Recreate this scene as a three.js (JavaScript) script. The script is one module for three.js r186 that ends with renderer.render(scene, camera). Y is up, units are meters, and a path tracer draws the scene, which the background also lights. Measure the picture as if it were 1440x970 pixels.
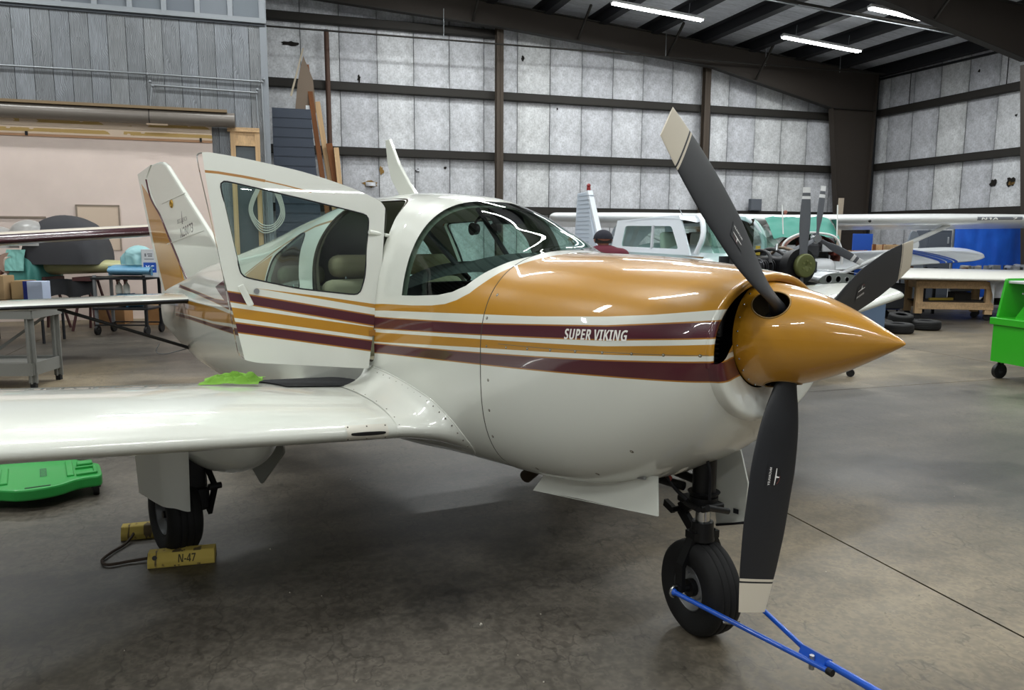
import * as THREE from 'three';
import { RoundedBoxGeometry } from 'three/addons/geometries/RoundedBoxGeometry.js';
import { MarchingCubes } from 'three/addons/objects/MarchingCubes.js';
import * as BGU from 'three/addons/utils/BufferGeometryUtils.js';
import { FontLoader } from 'three/addons/loaders/FontLoader.js';
import { TextGeometry } from 'three/addons/geometries/TextGeometry.js';
import { RectAreaLightUniformsLib } from 'three/addons/lights/RectAreaLightUniformsLib.js';

// ---------- camera, light, exposure ----------
RectAreaLightUniformsLib.init();
const scene = new THREE.Scene();
scene.background = new THREE.Color(0x05060a);
const renderer = new THREE.WebGLRenderer({ antialias: true });
renderer.toneMapping = THREE.LinearToneMapping;
renderer.toneMappingExposure = 1.0;
renderer.shadowMap.enabled = true;
const EYE = 1.576, FOCAL = 1090, PITCH = 0.1381, ROLL = 0.0049;       // lens height, focal length in pixels of the 1440 x 970 frame
const camera = new THREE.PerspectiveCamera(2 * Math.atan(485 / FOCAL) * 180 / Math.PI, 1440 / 970, 0.05, 80);
{
  const c = Math.cos(PITCH), s = Math.sin(PITCH), cr = Math.cos(ROLL), sr = Math.sin(ROLL);
  const right = new THREE.Vector3(cr, sr * c, -sr * s), up = new THREE.Vector3(-sr, cr * c, -cr * s), back = new THREE.Vector3(0, s, c);
  camera.quaternion.setFromRotationMatrix(new THREE.Matrix4().makeBasis(right, up, back));
  camera.position.set(0, EYE, 0);
  scene.add(camera);
}
const LAMP_LIGHT = 126, LAMP_GLOW = 16, LAMP_COLOR = new THREE.Color().setRGB(0.97, 1.0, 0.985);   // tubes of the ceiling lamps (built below)
// ---------- helpers ----------
const V2 = (x, y) => new THREE.Vector2(x, y), V3 = (x, y, z) => new THREE.Vector3(x, y, z);
const RAD = Math.PI / 180;
function rng(seed) { let s = seed >>> 0; return () => { s = (s + 0x6D2B79F5) | 0; let t = Math.imul(s ^ (s >>> 15), 1 | s); t = (t + Math.imul(t ^ (t >>> 7), 61 | t)) ^ t; return ((t ^ (t >>> 14)) >>> 0) / 4294967296; }; }
const used = new Map();
function numbered(name) { const n = used.get(name) || 0; used.set(name, n + 1); return n ? name + '_' + String(n).padStart(3, '0') : name; }
function plain(g) {                                                    // keep position, normal, uv only, so that everything merges
  for (const k of Object.keys(g.attributes)) if (!['position', 'normal', 'uv'].includes(k)) g.deleteAttribute(k);
  if (!g.attributes.normal) g.computeVertexNormals();
  if (!g.attributes.uv) g.setAttribute('uv', new THREE.BufferAttribute(new Float32Array(g.attributes.position.count * 2), 2));
  return g;
}
function merge(list) {
  if (!Array.isArray(list)) return list;
  if (list.length === 1) return list[0];
  return BGU.mergeGeometries(list.map((g) => { const p = plain(g); return p.index ? p.toNonIndexed() : p; }));
}
function obj(name, geos, mat, parent) {
  const m = new THREE.Mesh(merge(geos), mat);
  m.name = parent ? name : numbered(name); m.castShadow = m.receiveShadow = true;
  (parent || scene).add(m);
  return m;
}
function tag(o, label, category, group) { if (label) o.userData.label = label; if (category) o.userData.category = category; if (group) o.userData.group = group; return o; }
function thing(name, label, category, pos = [0, 0, 0], turn = 0, group) {
  const o = new THREE.Group(); o.name = numbered(name); o.position.set(...pos); o.rotation.y = turn; scene.add(o);
  return tag(o, label, category, group);
}
function struct(o) { o.userData.kind = 'structure'; return o; }
function stuff(o) { o.userData.kind = 'stuff'; return o; }
function part(name, parent, pos) { const o = new THREE.Group(); o.name = name; if (pos) o.position.set(...pos); parent.add(o); return o; }
function dup(root, pos, turn, label, group) {
  const r = root.clone(); r.name = numbered(root.name.replace(/_\d+$/, '')); scene.add(r);
  r.position.set(...pos); r.rotation.y = turn; r.userData = { ...root.userData };
  if (label) r.userData.label = label; if (group) r.userData.group = group;
  return r;
}
const tf = (g, x = 0, y = 0, z = 0, rx = 0, ry = 0, rz = 0) => { if (rx || ry || rz) g.applyMatrix4(new THREE.Matrix4().makeRotationFromEuler(new THREE.Euler(rx, ry, rz))); g.translate(x, y, z); return g; };
const box = (w, h, d, x = 0, y = 0, z = 0, rx = 0, ry = 0, rz = 0) => tf(new THREE.BoxGeometry(w, h, d), x, y, z, rx, ry, rz);
const rbox = (w, h, d, r, x = 0, y = 0, z = 0, rx = 0, ry = 0, rz = 0) => tf(new RoundedBoxGeometry(w, h, d, 2, Math.min(r, w / 2.01, h / 2.01, d / 2.01)), x, y, z, rx, ry, rz);
function rod(a, b, r, r2 = r, n = 12) {                                // cylinder between two points
  const A = V3(...a), B = V3(...b), d = B.clone().sub(A), g = new THREE.CylinderGeometry(r2, r, d.length(), n);
  g.applyQuaternion(new THREE.Quaternion().setFromUnitVectors(V3(0, 1, 0), d.clone().normalize()));
  const m = A.add(B).multiplyScalar(.5); g.translate(m.x, m.y, m.z); return g;
}
function bar(a, b, w, h, roll = 0) {                                   // rectangular bar between two points
  const A = V3(...a), B = V3(...b), d = B.clone().sub(A), g = new THREE.BoxGeometry(w, d.length(), h);
  if (roll) g.rotateY(roll);
  g.applyQuaternion(new THREE.Quaternion().setFromUnitVectors(V3(0, 1, 0), d.clone().normalize()));
  const m = A.add(B).multiplyScalar(.5); g.translate(m.x, m.y, m.z); return g;
}
const tube = (pts, r, seg = 40, n = 8, closed = false) => new THREE.TubeGeometry(new THREE.CatmullRomCurve3(pts.map((p) => V3(...p)), closed), seg, r, n, closed);
const lathe = (pts, n = 40) => new THREE.LatheGeometry(pts.map((p) => V2(...p)), n);
function extr(pts, depth, bevel = 0, holes = []) {
  const s = new THREE.Shape(pts.map((p) => V2(...p)));
  for (const h of holes) s.holes.push(new THREE.Path(h.map((p) => V2(...p))));
  return new THREE.ExtrudeGeometry(s, { depth, bevelEnabled: bevel > 0, bevelThickness: bevel, bevelSize: bevel, bevelOffset: -bevel, bevelSegments: 2, curveSegments: 12 });
}
const circlePts = (x, y, r, n = 20, r2 = r) => Array.from({ length: n }, (_, i) => [x + r * Math.cos(i / n * 2 * Math.PI), y + r2 * Math.sin(i / n * 2 * Math.PI)]);
function rounded(pts, r, n = 5) {                                      // polygon with rounded corners
  const out = [];
  pts.forEach((p, i) => {
    const a = V2(...pts[(i + pts.length - 1) % pts.length]), b = V2(...p), c = V2(...pts[(i + 1) % pts.length]);
    const rr = Array.isArray(r) ? r[i] : r, q = Math.min(rr, b.distanceTo(a) / 2, b.distanceTo(c) / 2);
    const s = b.clone().add(a.clone().sub(b).setLength(q)), e = b.clone().add(c.clone().sub(b).setLength(q));
    for (let k = 0; k <= n; k++) { const t = k / n; out.push([(1 - t) ** 2 * s.x + 2 * t * (1 - t) * b.x + t * t * e.x, (1 - t) ** 2 * s.y + 2 * t * (1 - t) * b.y + t * t * e.y]); }
  });
  return out;
}
function grid(nu, nv, f, wrapU = false, flip = false) {                // f(i/nu, j/nv) -> [x,y,z,(u,v)]
  const P = [], T = [], I = [], cu = wrapU ? nu : nu + 1;
  for (let j = 0; j <= nv; j++) for (let i = 0; i < cu; i++) { const q = f(i / nu, j / nv); P.push(q[0], q[1], q[2]); T.push(q[3] ?? i / nu, q[4] ?? j / nv); }
  for (let j = 0; j < nv; j++) for (let i = 0; i < nu; i++) {
    const a = j * cu + i, b = j * cu + (i + 1) % cu, c = a + cu, d = b + cu;
    flip ? I.push(a, c, b, b, c, d) : I.push(a, b, c, b, d, c);
  }
  const g = new THREE.BufferGeometry();
  g.setAttribute('position', new THREE.Float32BufferAttribute(P, 3)); g.setAttribute('uv', new THREE.Float32BufferAttribute(T, 2)); g.setIndex(I); g.computeVertexNormals();
  return g;
}
// Splits a surface by a convex polygon seen along z (x, y): what lies within goes to .inside, the rest to .outside. side: +1 / -1 limits it to that half, 0 takes both.
function splitBy(geo, poly, side = 0) {
  const g = geo.index ? geo.toNonIndexed() : geo, P = g.attributes.position, N = g.attributes.normal, T = g.attributes.uv;
  let area = 0; poly.forEach((p, i) => { const q = poly[(i + 1) % poly.length]; area += p[0] * q[1] - q[0] * p[1]; });
  const ring = area > 0 ? poly : poly.slice().reverse(), ins = [], out = [];
  const at = (i) => [P.getX(i), P.getY(i), P.getZ(i), N.getX(i), N.getY(i), N.getZ(i), T.getX(i), T.getY(i)];
  const fan = (list, v) => { for (let k = 1; k + 1 < v.length; k++) list.push(v[0], v[k], v[k + 1]); };
  for (let i = 0; i < P.count; i += 3) {
    let v = [at(i), at(i + 1), at(i + 2)];
    if (side && (v[0][2] + v[1][2] + v[2][2]) * side < 0) { fan(out, v); continue; }
    for (let e = 0; e < ring.length && v.length; e++) {
      const [ax, ay] = ring[e], [bx, by] = ring[(e + 1) % ring.length];
      const d = v.map((p) => (bx - ax) * (p[1] - ay) - (by - ay) * (p[0] - ax)), keep = [], drop = [];
      for (let k = 0; k < v.length; k++) {
        const n = (k + 1) % v.length;
        (d[k] >= 0 ? keep : drop).push(v[k]);
        if ((d[k] >= 0) !== (d[n] >= 0)) { const t = d[k] / (d[k] - d[n]), m = v[k].map((c, q) => c + (v[n][q] - c) * t); keep.push(m); drop.push(m); }
      }
      if (drop.length > 2) fan(out, drop);
      v = keep;
    }
    if (v.length > 2) fan(ins, v);
  }
  const make = (l) => {
    const q = new THREE.BufferGeometry(), a = [[], [], []];
    for (const p of l) { a[0].push(p[0], p[1], p[2]); a[1].push(p[3], p[4], p[5]); a[2].push(p[6], p[7]); }
    q.setAttribute('position', new THREE.Float32BufferAttribute(a[0], 3)); q.setAttribute('normal', new THREE.Float32BufferAttribute(a[1], 3)); q.setAttribute('uv', new THREE.Float32BufferAttribute(a[2], 2));
    return q;
  };
  return { inside: make(ins), outside: make(out) };
}
// A curved sheet with thickness: outline and holes in (x, y), bent by z = bend(x, y); front faces +z.
function sheet(outline, holes, bend, thick, n = 40, uv = null) {
  let x0 = 9e9, x1 = -9e9, y0 = 9e9, y1 = -9e9;
  for (const [x, y] of outline) { x0 = Math.min(x0, x); x1 = Math.max(x1, x); y0 = Math.min(y0, y); y1 = Math.max(y1, y); }
  const put = (dz, flip) => {
    let g = grid(n, n, (a, b) => { const x = x0 + (x1 - x0) * a, y = y0 + (y1 - y0) * b, t = uv ? uv(x, y) : [a, b]; return [x, y, bend(x, y) + dz, ...t]; }, false, flip);
    g = splitBy(g, outline).inside; for (const h of holes) g = splitBy(g, h).outside; return g;
  };
  const rim = (loop, flip) => grid(loop.length, 1, (a, b) => { const p = loop[Math.round(a * loop.length) % loop.length], t = uv ? uv(p[0], p[1]) : [0, 0]; return [p[0], p[1], bend(p[0], p[1]) - b * thick, ...t]; }, false, flip);
  return merge([put(0, false), put(-thick, true), rim(outline, false), ...holes.map((h) => rim(h, true))]);
}
function uvMetres(g, kx = 1, ky = 1) { // box mapping in metres by the face's main direction
  g = g.index ? g.toNonIndexed() : g; const P = g.attributes.position, N = g.attributes.normal, T = new Float32Array(P.count * 2);
  for (let i = 0; i < P.count; i++) {
    const ax = Math.abs(N.getX(i)), ay = Math.abs(N.getY(i)), az = Math.abs(N.getZ(i)), x = P.getX(i), y = P.getY(i), z = P.getZ(i);
    const [u, v] = ay >= ax && ay >= az ? [x, z] : ax >= az ? [z, y] : [x, y];
    T[2 * i] = u * kx; T[2 * i + 1] = v * ky;
  }
  g.setAttribute('uv', new THREE.BufferAttribute(T, 2)); return g;
}
// --- noise and textures ---
function lattice(seed, period) { const r = rng(seed), a = new Float32Array(period * period); for (let i = 0; i < a.length; i++) a[i] = r(); return (x, y) => {
  const xi = Math.floor(x), yi = Math.floor(y), fx = x - xi, fy = y - yi, sx = fx * fx * (3 - 2 * fx), sy = fy * fy * (3 - 2 * fy), m = (n) => ((n % period) + period) % period;
  const x0 = m(xi), x1 = m(xi + 1), y0 = m(yi) * period, y1 = m(yi + 1) * period;
  return (a[y0 + x0] * (1 - sx) + a[y0 + x1] * sx) * (1 - sy) + (a[y1 + x0] * (1 - sx) + a[y1 + x1] * sx) * sy; }; }
function fbm(seed, period, octaves) { const L = Array.from({ length: octaves }, (_, k) => lattice(seed + k * 17, Math.min(1024, period << k))); return (u, v) => { let s = 0, a = .5, t = 0; for (let k = 0; k < octaves; k++) { const f = period << k; s += a * L[k](u * f, v * f); t += a; a *= .55; } return s / t; }; }
function texture(w, h, f, srgb = true) {                               // f(u, v) -> [r,g,b] 0..255 (or one number)
  const d = new Uint8Array(w * h * 4);
  for (let y = 0; y < h; y++) for (let x = 0; x < w; x++) { const c = f(x / w, y / h), i = 4 * (y * w + x); if (c.length) { d[i] = c[0]; d[i + 1] = c[1]; d[i + 2] = c[2]; } else d[i] = d[i + 1] = d[i + 2] = c; d[i + 3] = 255; }
  const t = new THREE.DataTexture(d, w, h); t.magFilter = THREE.LinearFilter; t.minFilter = THREE.LinearMipmapLinearFilter; t.generateMipmaps = true; t.wrapS = t.wrapT = THREE.RepeatWrapping;
  if (srgb) t.colorSpace = THREE.SRGBColorSpace; t.needsUpdate = true; return t;
}
function canvasTex(w, h, draw) {
  const c = document.createElement('canvas'); c.width = w; c.height = h; draw(c.getContext('2d'), w, h);
  const t = new THREE.CanvasTexture(c); t.colorSpace = THREE.SRGBColorSpace; t.magFilter = THREE.LinearFilter; return t;
}
const M = (color, rough = .6, metal = 0, more = {}) => new THREE.MeshStandardMaterial({ color, roughness: rough, metalness: metal, side: THREE.DoubleSide, ...more });
const MP = (color, rough, more = {}) => new THREE.MeshPhysicalMaterial({ color, roughness: rough, side: THREE.DoubleSide, ...more });
const clamp = (x, a = 0, b = 1) => Math.min(b, Math.max(a, x)), lerp = (a, b, t) => a + (b - a) * t, smooth = (a, b, x) => { const t = clamp((x - a) / (b - a)); return t * t * (3 - 2 * t); };
// rows of [x, a, b, ...] read as smooth curves of x (monotone cubic)
function table(rows) {
  const n = rows.length, m = rows[0].length - 1, X = rows.map((r) => r[0]), sl = [];
  for (let c = 1; c <= m; c++) {
    const d = [], s = [];
    for (let i = 0; i < n - 1; i++) d.push((rows[i + 1][c] - rows[i][c]) / (X[i + 1] - X[i]));
    for (let i = 0; i < n; i++) s.push(i === 0 ? d[0] : i === n - 1 ? d[n - 2] : d[i - 1] * d[i] <= 0 ? 0 : 2 / (1 / d[i - 1] + 1 / d[i]));
    sl.push(s);
  }
  return (x) => {
    let i = 0; while (i < n - 2 && x > X[i + 1]) i++;
    const w = X[i + 1] - X[i], t = clamp((x - X[i]) / w), t2 = t * t, t3 = t2 * t;
    return sl.map((s, c) => (2 * t3 - 3 * t2 + 1) * rows[i][c + 1] + (t3 - 2 * t2 + t) * w * s[i] + (3 * t2 - 2 * t3) * rows[i + 1][c + 1] + (t3 - t2) * w * s[i + 1]);
  };
}
// ---------- the hangar ----------
const TH = 0.3123;                                                     // the hangar's long axis: u along the back wall, v away from the camera; local x = u, z = -v
const place = (u, v, y = 0) => [u * Math.cos(TH) - v * Math.sin(TH), y, -u * Math.sin(TH) - v * Math.cos(TH)];
const UMAX = 18.1, VBACK = 20.05, VFRONT = -9, EAVE = 6.62, ROOFSLOPE = 1 / 13;
const roofY = (u) => EAVE + (UMAX - Math.abs(u)) * ROOFSLOPE;
const rb = (u0, u1, y0, y1, v0, v1) => box(u1 - u0, y1 - y0, v1 - v0, (u0 + u1) / 2, (y0 + y1) / 2, -(v0 + v1) / 2);
function hall(name, kind = true) { const g = new THREE.Group(); g.name = numbered(name); g.rotation.y = TH; scene.add(g); return kind ? struct(g) : g; }

const concreteN = fbm(3, 4, 8), concreteB = fbm(31, 3, 4), speck = fbm(77, 300, 2), streakN = lattice(5, 64), scuffN = fbm(37, 24, 4), wearN = fbm(59, 6, 5);
const concreteMap = texture(2048, 2048, (u, v) => {
  const a = concreteN(u, v), b = concreteB(u, v), c = speck(u, v), s = streakN(u * 5, v * 60), d = scuffN(u * 2 % 1, v), w = wearN(u, v);
  let k = .63 + .62 * (a - .5) + .46 * (b - .5) + .30 * (c - .5) + .08 * (s - .5);
  k += .16 * smooth(.60, .74, w) - .14 * smooth(.42, .30, w);              // worn pale patches and dark stains
  if (Math.abs(d - .5) < .010 && w > .45) k *= .84;                          // hairline scuffs
  if (c > .76) k *= .86; if (c < .205) k *= 1.18;
  const warm = smooth(.40, .62, b + .25 * (a - .5));
  return [clamp(k * (208 + 8 * warm), 0, 255), clamp(k * (205 + 0 * warm), 0, 255), clamp(k * (200 - 18 * warm), 0, 255)];
});
const concreteRough = texture(1024, 1024, (u, v) => 78 + 90 * concreteN(u + .31, v) + 34 * speck(u, v), false);
const concrete = new THREE.MeshPhysicalMaterial({ map: concreteMap, roughnessMap: concreteRough, roughness: .85, color: 0xbcb4a8 });
const jointDark = M(0x1a1815, .95);
{
  const fl = hall('floor');
  const us = [-18.25, -15.45, -9.35, -3.25, 2.85, 8.95, 15.05, 18.25], vs = [-9.2, -5.615, .485, 6.585, 12.685, 18.785, 20.3];
  const G = .006;
  for (let i = 0; i + 1 < us.length; i++) for (let j = 0; j + 1 < vs.length; j++) {
    const g = rb(us[i] + G, us[i + 1] - G, -.15, 0, vs[j] + G, vs[j + 1] - G);
    obj('slab', uvMetres(g, 1 / 7.3, 1 / 7.3), concrete, fl);
  }
  obj('joint_base', rb(us[0], us[us.length - 1], -.3, -.02, vs[0], vs[vs.length - 1]).translate(0, -.0, 0), jointDark, fl).position.y = -.13;
}
// vinyl-faced insulation: whitish, mottled and water-streaked
const insA = fbm(11, 3, 6), insB = fbm(23, 32, 4), insS = lattice(9, 128), insW = fbm(51, 2, 3);
const insulationMap = texture(1024, 2048, (u, v) => {                   // one panel across, with seam shading painted in as darker edges
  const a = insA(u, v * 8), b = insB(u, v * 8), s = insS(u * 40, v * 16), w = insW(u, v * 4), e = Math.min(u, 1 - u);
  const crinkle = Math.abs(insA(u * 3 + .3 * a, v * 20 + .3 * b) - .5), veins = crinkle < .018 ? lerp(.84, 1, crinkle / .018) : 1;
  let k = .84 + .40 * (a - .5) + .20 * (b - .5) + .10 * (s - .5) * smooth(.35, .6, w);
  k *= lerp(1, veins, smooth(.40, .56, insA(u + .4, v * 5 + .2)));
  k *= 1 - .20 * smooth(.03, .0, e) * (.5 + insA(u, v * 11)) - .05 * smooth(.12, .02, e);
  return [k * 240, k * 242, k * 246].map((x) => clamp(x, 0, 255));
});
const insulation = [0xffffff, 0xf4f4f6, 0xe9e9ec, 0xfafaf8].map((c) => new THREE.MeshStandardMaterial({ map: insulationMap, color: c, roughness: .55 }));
const steelDark = M(0x272420, .65, .25), steelBrown = M(0x332c26, .7, .2), steelColumn = M(0x463c33, .7, .2), steelBlack = M(0x1d1e22, .6, .3), galv = M(0x8e9296, .45, .6);
function panelWall(name, along, at, from, to, width, top, sign) {      // along 'u' or 'v'
  const w = hall(name), r = rng(name.length * 77 + 3);
  for (let p = from, k = 0; p < to - .05; p += width, k++) {
    const q = Math.min(p + width, to), h = top(p, q), d = .012 * r(), y0 = 0;
    const g = along === 'u' ? rb(p + .006, q - .006, y0, h, at - .02 - d, at + .1) : rb(at - .02 - d, at + .1, y0, h, p + .006, q - .006);
    if (sign < 0) g.translate(0, 0, 0);
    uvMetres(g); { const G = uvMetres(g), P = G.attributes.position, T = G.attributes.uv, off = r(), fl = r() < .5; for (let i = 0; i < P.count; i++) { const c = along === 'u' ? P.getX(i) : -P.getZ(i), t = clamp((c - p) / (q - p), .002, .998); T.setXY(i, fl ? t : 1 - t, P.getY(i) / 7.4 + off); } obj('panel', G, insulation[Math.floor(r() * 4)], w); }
  }
  obj('backing', along === 'u' ? rb(from, to, 0, top(from, to), at + .06, at + .2) : rb(at + .06, at + .2, 0, top(from, to), from, to), steelBlack, w);
  return w;
}
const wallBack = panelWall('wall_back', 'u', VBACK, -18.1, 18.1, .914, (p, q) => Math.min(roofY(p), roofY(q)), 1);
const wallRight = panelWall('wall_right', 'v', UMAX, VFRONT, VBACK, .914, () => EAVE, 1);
{
  const plainWall = new THREE.MeshStandardMaterial({ map: insulationMap, color: 0xe4e4e6, roughness: .6 });
  const wl = hall('wall_left'); obj('panel', uvMetres(rb(-18.3, -18.1, 0, EAVE, VFRONT, VBACK), .33, .33), plainWall, wl);
  const wf = hall('wall_front'); obj('panel', uvMetres(rb(-18.3, 18.3, 0, 8.1, VFRONT - .2, VFRONT), .33, .33), plainWall, wf);
}
// roof: white faced blankets between dark purlins
{
  const ce = hall('ceiling');
  const white = new THREE.MeshStandardMaterial({ map: insulationMap, color: 0xe6e8ec, roughness: .6 });
  for (const s of [-1, 1]) {
    const g = extr([[0, roofY(0)], [s * 18.4, roofY(18.4)], [s * 18.4, roofY(18.4) + .15], [0, roofY(0) + .15]], VBACK - VFRONT + .5);
    g.translate(0, 0, -VBACK - .25); obj('blanket', uvMetres(g, .33, .33), white, ce);
  }
  for (let u = 17.75; u > -17.9; u -= 1.52) {
    const y = roofY(u), t = u > 0 ? -Math.atan(ROOFSLOPE) : Math.atan(ROOFSLOPE), L = VBACK - VFRONT;
    obj('purlin', [tf(box(.03, .26, L), u, y - .13, -(VBACK + VFRONT) / 2, 0, 0, t), tf(box(.2, .02, L), u + .08, y - .255, -(VBACK + VFRONT) / 2, 0, 0, t), tf(box(.3, .012, L), u, y - .008, -(VBACK + VFRONT) / 2, 0, 0, t)], steelBlack, ce);
  }
}
// rigid steel frames: tapered rafter and column with flanges
function steelFrame(v, label, lift = 0) {
  const f = thing('steel_frame', label, 'frame', place(0, v), TH); struct(f);
  const low = [[16.06, 5.36 + lift], [12, 6.24 + lift], [6.03, 6.77 + lift], [0, 7.12]], up = (u) => roofY(u) - .23;
  const raft = [...low, [0, up(0)], [6.03, up(6.03)], [12, up(12)], [17.62, up(17.62)], [17.62, 5.36]];
  obj('rafter', extr(raft, .016).translate(0, 0, -.008), steelBrown, f);
  const strip = (pts, wd, mat, name) => obj(name, pts.slice(1).map((p, i) => bar([pts[i][0], pts[i][1], 0], [p[0], p[1], 0], .022, wd)), mat, f);
  strip(low, .2, steelDark, 'bottom_flange'); strip([[0, up(0)], [17.62, up(17.62)]], .2, steelDark, 'top_flange');
  obj('column', extr([[16.06, 5.36], [17.62, 5.36], [17.5, 0], [16.75, 0]], .016).translate(0, 0, -.008), steelBrown, f);
  strip([[16.06, 5.36], [16.75, 0]], .2, steelBrown, 'inner_flange'); strip([[17.62, up(17.62)], [17.5, 0]], .2, steelBrown, 'outer_flange');
  obj('haunch_plate', box(1.58, .02, .2, 16.84, 5.36, 0), steelDark, f);
  for (const u of [10.6, 13.4, 8, 5.2]) obj('flange_brace', bar([u, low.reduce((b, p, i, a) => (i && u <= a[i - 1][0] && u >= p[0]) ? lerp(p[1], a[i - 1][1], (u - p[0]) / (a[i - 1][0] - p[0])) : b, 6) + .05, .08], [u, up(u) + .1, .9], .05, .05), steelDark, f);
  return f;
}
steelFrame(19.45, 'tapered brown steel roof frame standing just in front of the back wall');
steelFrame(13.35, 'nearer brown steel roof frame crossing the upper right corner of the picture', .09);
// girts and end-wall columns
{
  const gb = hall('wall_girts'); gb.name = 'trim_1';
  for (const [y, u0] of [[5.2, -.5], [3.66, -.5], [2.28, -.5], [6.72, -.5]]) {
    const a = y > 6 ? [[-.5, 6.0]] : [[u0, 5.93], [6.07, 12.0], [12.14, UMAX - .05]];
    for (const [p, q] of a) obj('girt', [rb(p, q, y - .1, y + .1, VBACK - .2, VBACK - .19), rb(p, q, y - .1, y - .085, VBACK - .2, VBACK - .03), rb(p, q, y + .085, y + .1, VBACK - .2, VBACK - .03)], steelDark, gb);
  }
  for (const u of [6, 12.07]) obj('wall_column', [rb(u - .09, u + .09, 0, roofY(u) - .4, VBACK - .38, VBACK - .36), rb(u - .008, u + .008, 0, roofY(u) - .4, VBACK - .38, VBACK - .2), rb(u - .09, u + .09, 0, roofY(u) - .4, VBACK - .215, VBACK - .2)], steelColumn, gb);
  const gr = hall('wall_girts'); gr.name = 'trim_2';
  for (const y of [5.33, 3.74, 2.3]) obj('girt', [rb(UMAX - .2, UMAX - .19, y - .1, y + .1, VFRONT, VBACK - .2), rb(UMAX - .2, UMAX - .03, y - .1, y - .085, VFRONT, VBACK - .2), rb(UMAX - .2, UMAX - .03, y + .085, y + .1, VFRONT, VBACK - .2)], steelDark, gr);
}
// lamps
const lampShell = M(0xd9dadb, .5, .1);
function lamp(u, v, y, label, group) {
  const L = 2.36, t = thing('ceiling_lamp', label, 'lamp', place(u, v, y), TH, group);
  t.rotation.order = 'YXZ'; t.rotation.z = -Math.atan(.074);
  obj('housing', [rbox(L + .04, .05, .15, .01, 0, .045, 0), box(L, .03, .06, 0, .08, 0)], lampShell, t);
  const glow = new THREE.MeshStandardMaterial({ color: 0xffffff, emissive: LAMP_COLOR, emissiveIntensity: LAMP_GLOW, roughness: .5 });
  for (const z of [-.045, .045]) obj('glowing_tube', tf(new THREE.CylinderGeometry(.019, .019, L - .03, 10), 0, 0, z, 0, 0, Math.PI / 2), glow, t);
  for (const s of [-1, 1]) obj('hanger', rod([s * .8, .08, 0], [s * .8, roofY(u) - y - .2, 0], .006), galv, t);
  const l = new THREE.RectAreaLight(LAMP_COLOR, LAMP_LIGHT, L, .13); l.position.set(0, -.035, 0); l.rotation.x = -Math.PI / 2; l.name = 'lamp_light'; t.add(l);
}
lamp(9.03, 17, 6.78, 'lit strip lamp under the roof, the left one of the two seen whole');
lamp(13.65, 17, 6.41, 'lit strip lamp under the roof, the right one of the two seen whole');
lamp(13.75, 14.2, 6.36, 'lit strip lamp at the top edge of the picture, partly behind the nearer steel frame');
for (const [v, us] of [[17, [4.4]], [14.2, [9.03, 4.4, -.2, -4.8]], [9.4, [13.65, 9.03, 4.4, -.2, -4.8]], [4.6, [13.65, 9.03, 4.4, -.2, -4.8, -9.4]], [-1.4, [9.03, 4.4, -.2, -4.8, -9.4]], [-6.5, [4.4, -.2, -4.8]]])
  for (const u of us) lamp(u, v, roofY(u) - .42, 'lit strip lamp hung over the hangar floor outside the picture', 'strip lamps outside the picture');
// ---------- the gold and white aeroplane in front ----------
// own axes: x forward, y up, z to its right; origin on the floor under the propeller
const PLANE_AT = [.985, 0, -2.696], PLANE_TURN = -.870;
const plane = thing('airplane', 'white, gold and maroon single-engine low-wing aeroplane with its cabin door open, filling the foreground', 'airplane', PLANE_AT, PLANE_TURN);
//            x     half  top    bottom mid   nTop nBot
const hull = table([
  [-7.30, .035, 1.02, .62, .80, 1.9, 2.0],
  [-6.60, .10, 1.14, .46, .82, 1.8, 2.2],
  [-5.90, .20, 1.29, .37, .84, 1.75, 2.5],
  [-5.00, .31, 1.43, .345, .88, 1.9, 2.8],
  [-4.00, .43, 1.59, .37, .93, 2.2, 3.0],
  [-3.20, .52, 1.73, .41, .98, 2.5, 3.2],
  [-2.60, .555, 1.805, .44, 1.02, 2.8, 3.3],
  [-2.20, .56, 1.815, .46, 1.04, 2.8, 3.3],
  [-1.85, .558, 1.79, .48, 1.05, 2.75, 3.3],
  [-1.60, .552, 1.725, .50, 1.06, 2.7, 3.2],
  [-1.35, .545, 1.615, .51, 1.07, 2.65, 3.1],
  [-1.15, .537, 1.528, .515, 1.08, 2.6, 3.0],
  [-1.00, .53, 1.510, .52, 1.09, 2.6, 3.0],
  [-.75, .51, 1.506, .545, 1.10, 2.5, 2.9],
  [-.50, .475, 1.495, .615, 1.12, 2.4, 2.7],
  [-.30, .435, 1.480, .72, 1.15, 2.3, 2.5],
  [-.16, .395, 1.465, .83, 1.18, 2.2, 2.3],
  [-.09, .36, 1.455, .93, 1.20, 2.1, 2.1],
]);
function hullRing(x, t, inset = 0) {                                    // t: 0 right side, pi/2 top
  const [w, yt, yb, ym, nt, nb] = hull(x), c = Math.cos(t), s = Math.sin(t), n = s >= 0 ? nt : nb, h = (s >= 0 ? yt - ym : ym - yb) - inset;
  return [x, ym + h * Math.sign(s) * Math.abs(s) ** (2 / n), (w - inset) * Math.sign(c) * Math.abs(c) ** (2 / n)];
}
function hullZ(x, y, inset = 0) {                                       // half width at a height
  const [w, yt, yb, ym, nt, nb] = hull(x), n = y >= ym ? nt : nb, h = (y >= ym ? yt - ym : ym - yb) - inset;
  return (w - inset) * Math.max(0, 1 - Math.min(1, Math.abs(y - ym) / h) ** n) ** (1 / n);
}
const TAU = Math.PI * 2;
const hullSkin = (x0, x1, nx, nr, inset, uv, ease = (a) => a) => grid(nr, nx, (a, b) => { const x = lerp(x0, x1, ease(b)), p = hullRing(x, a * TAU, inset), t = uv(p[0], p[1]); return [...p, ...t]; }, true, true);
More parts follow.
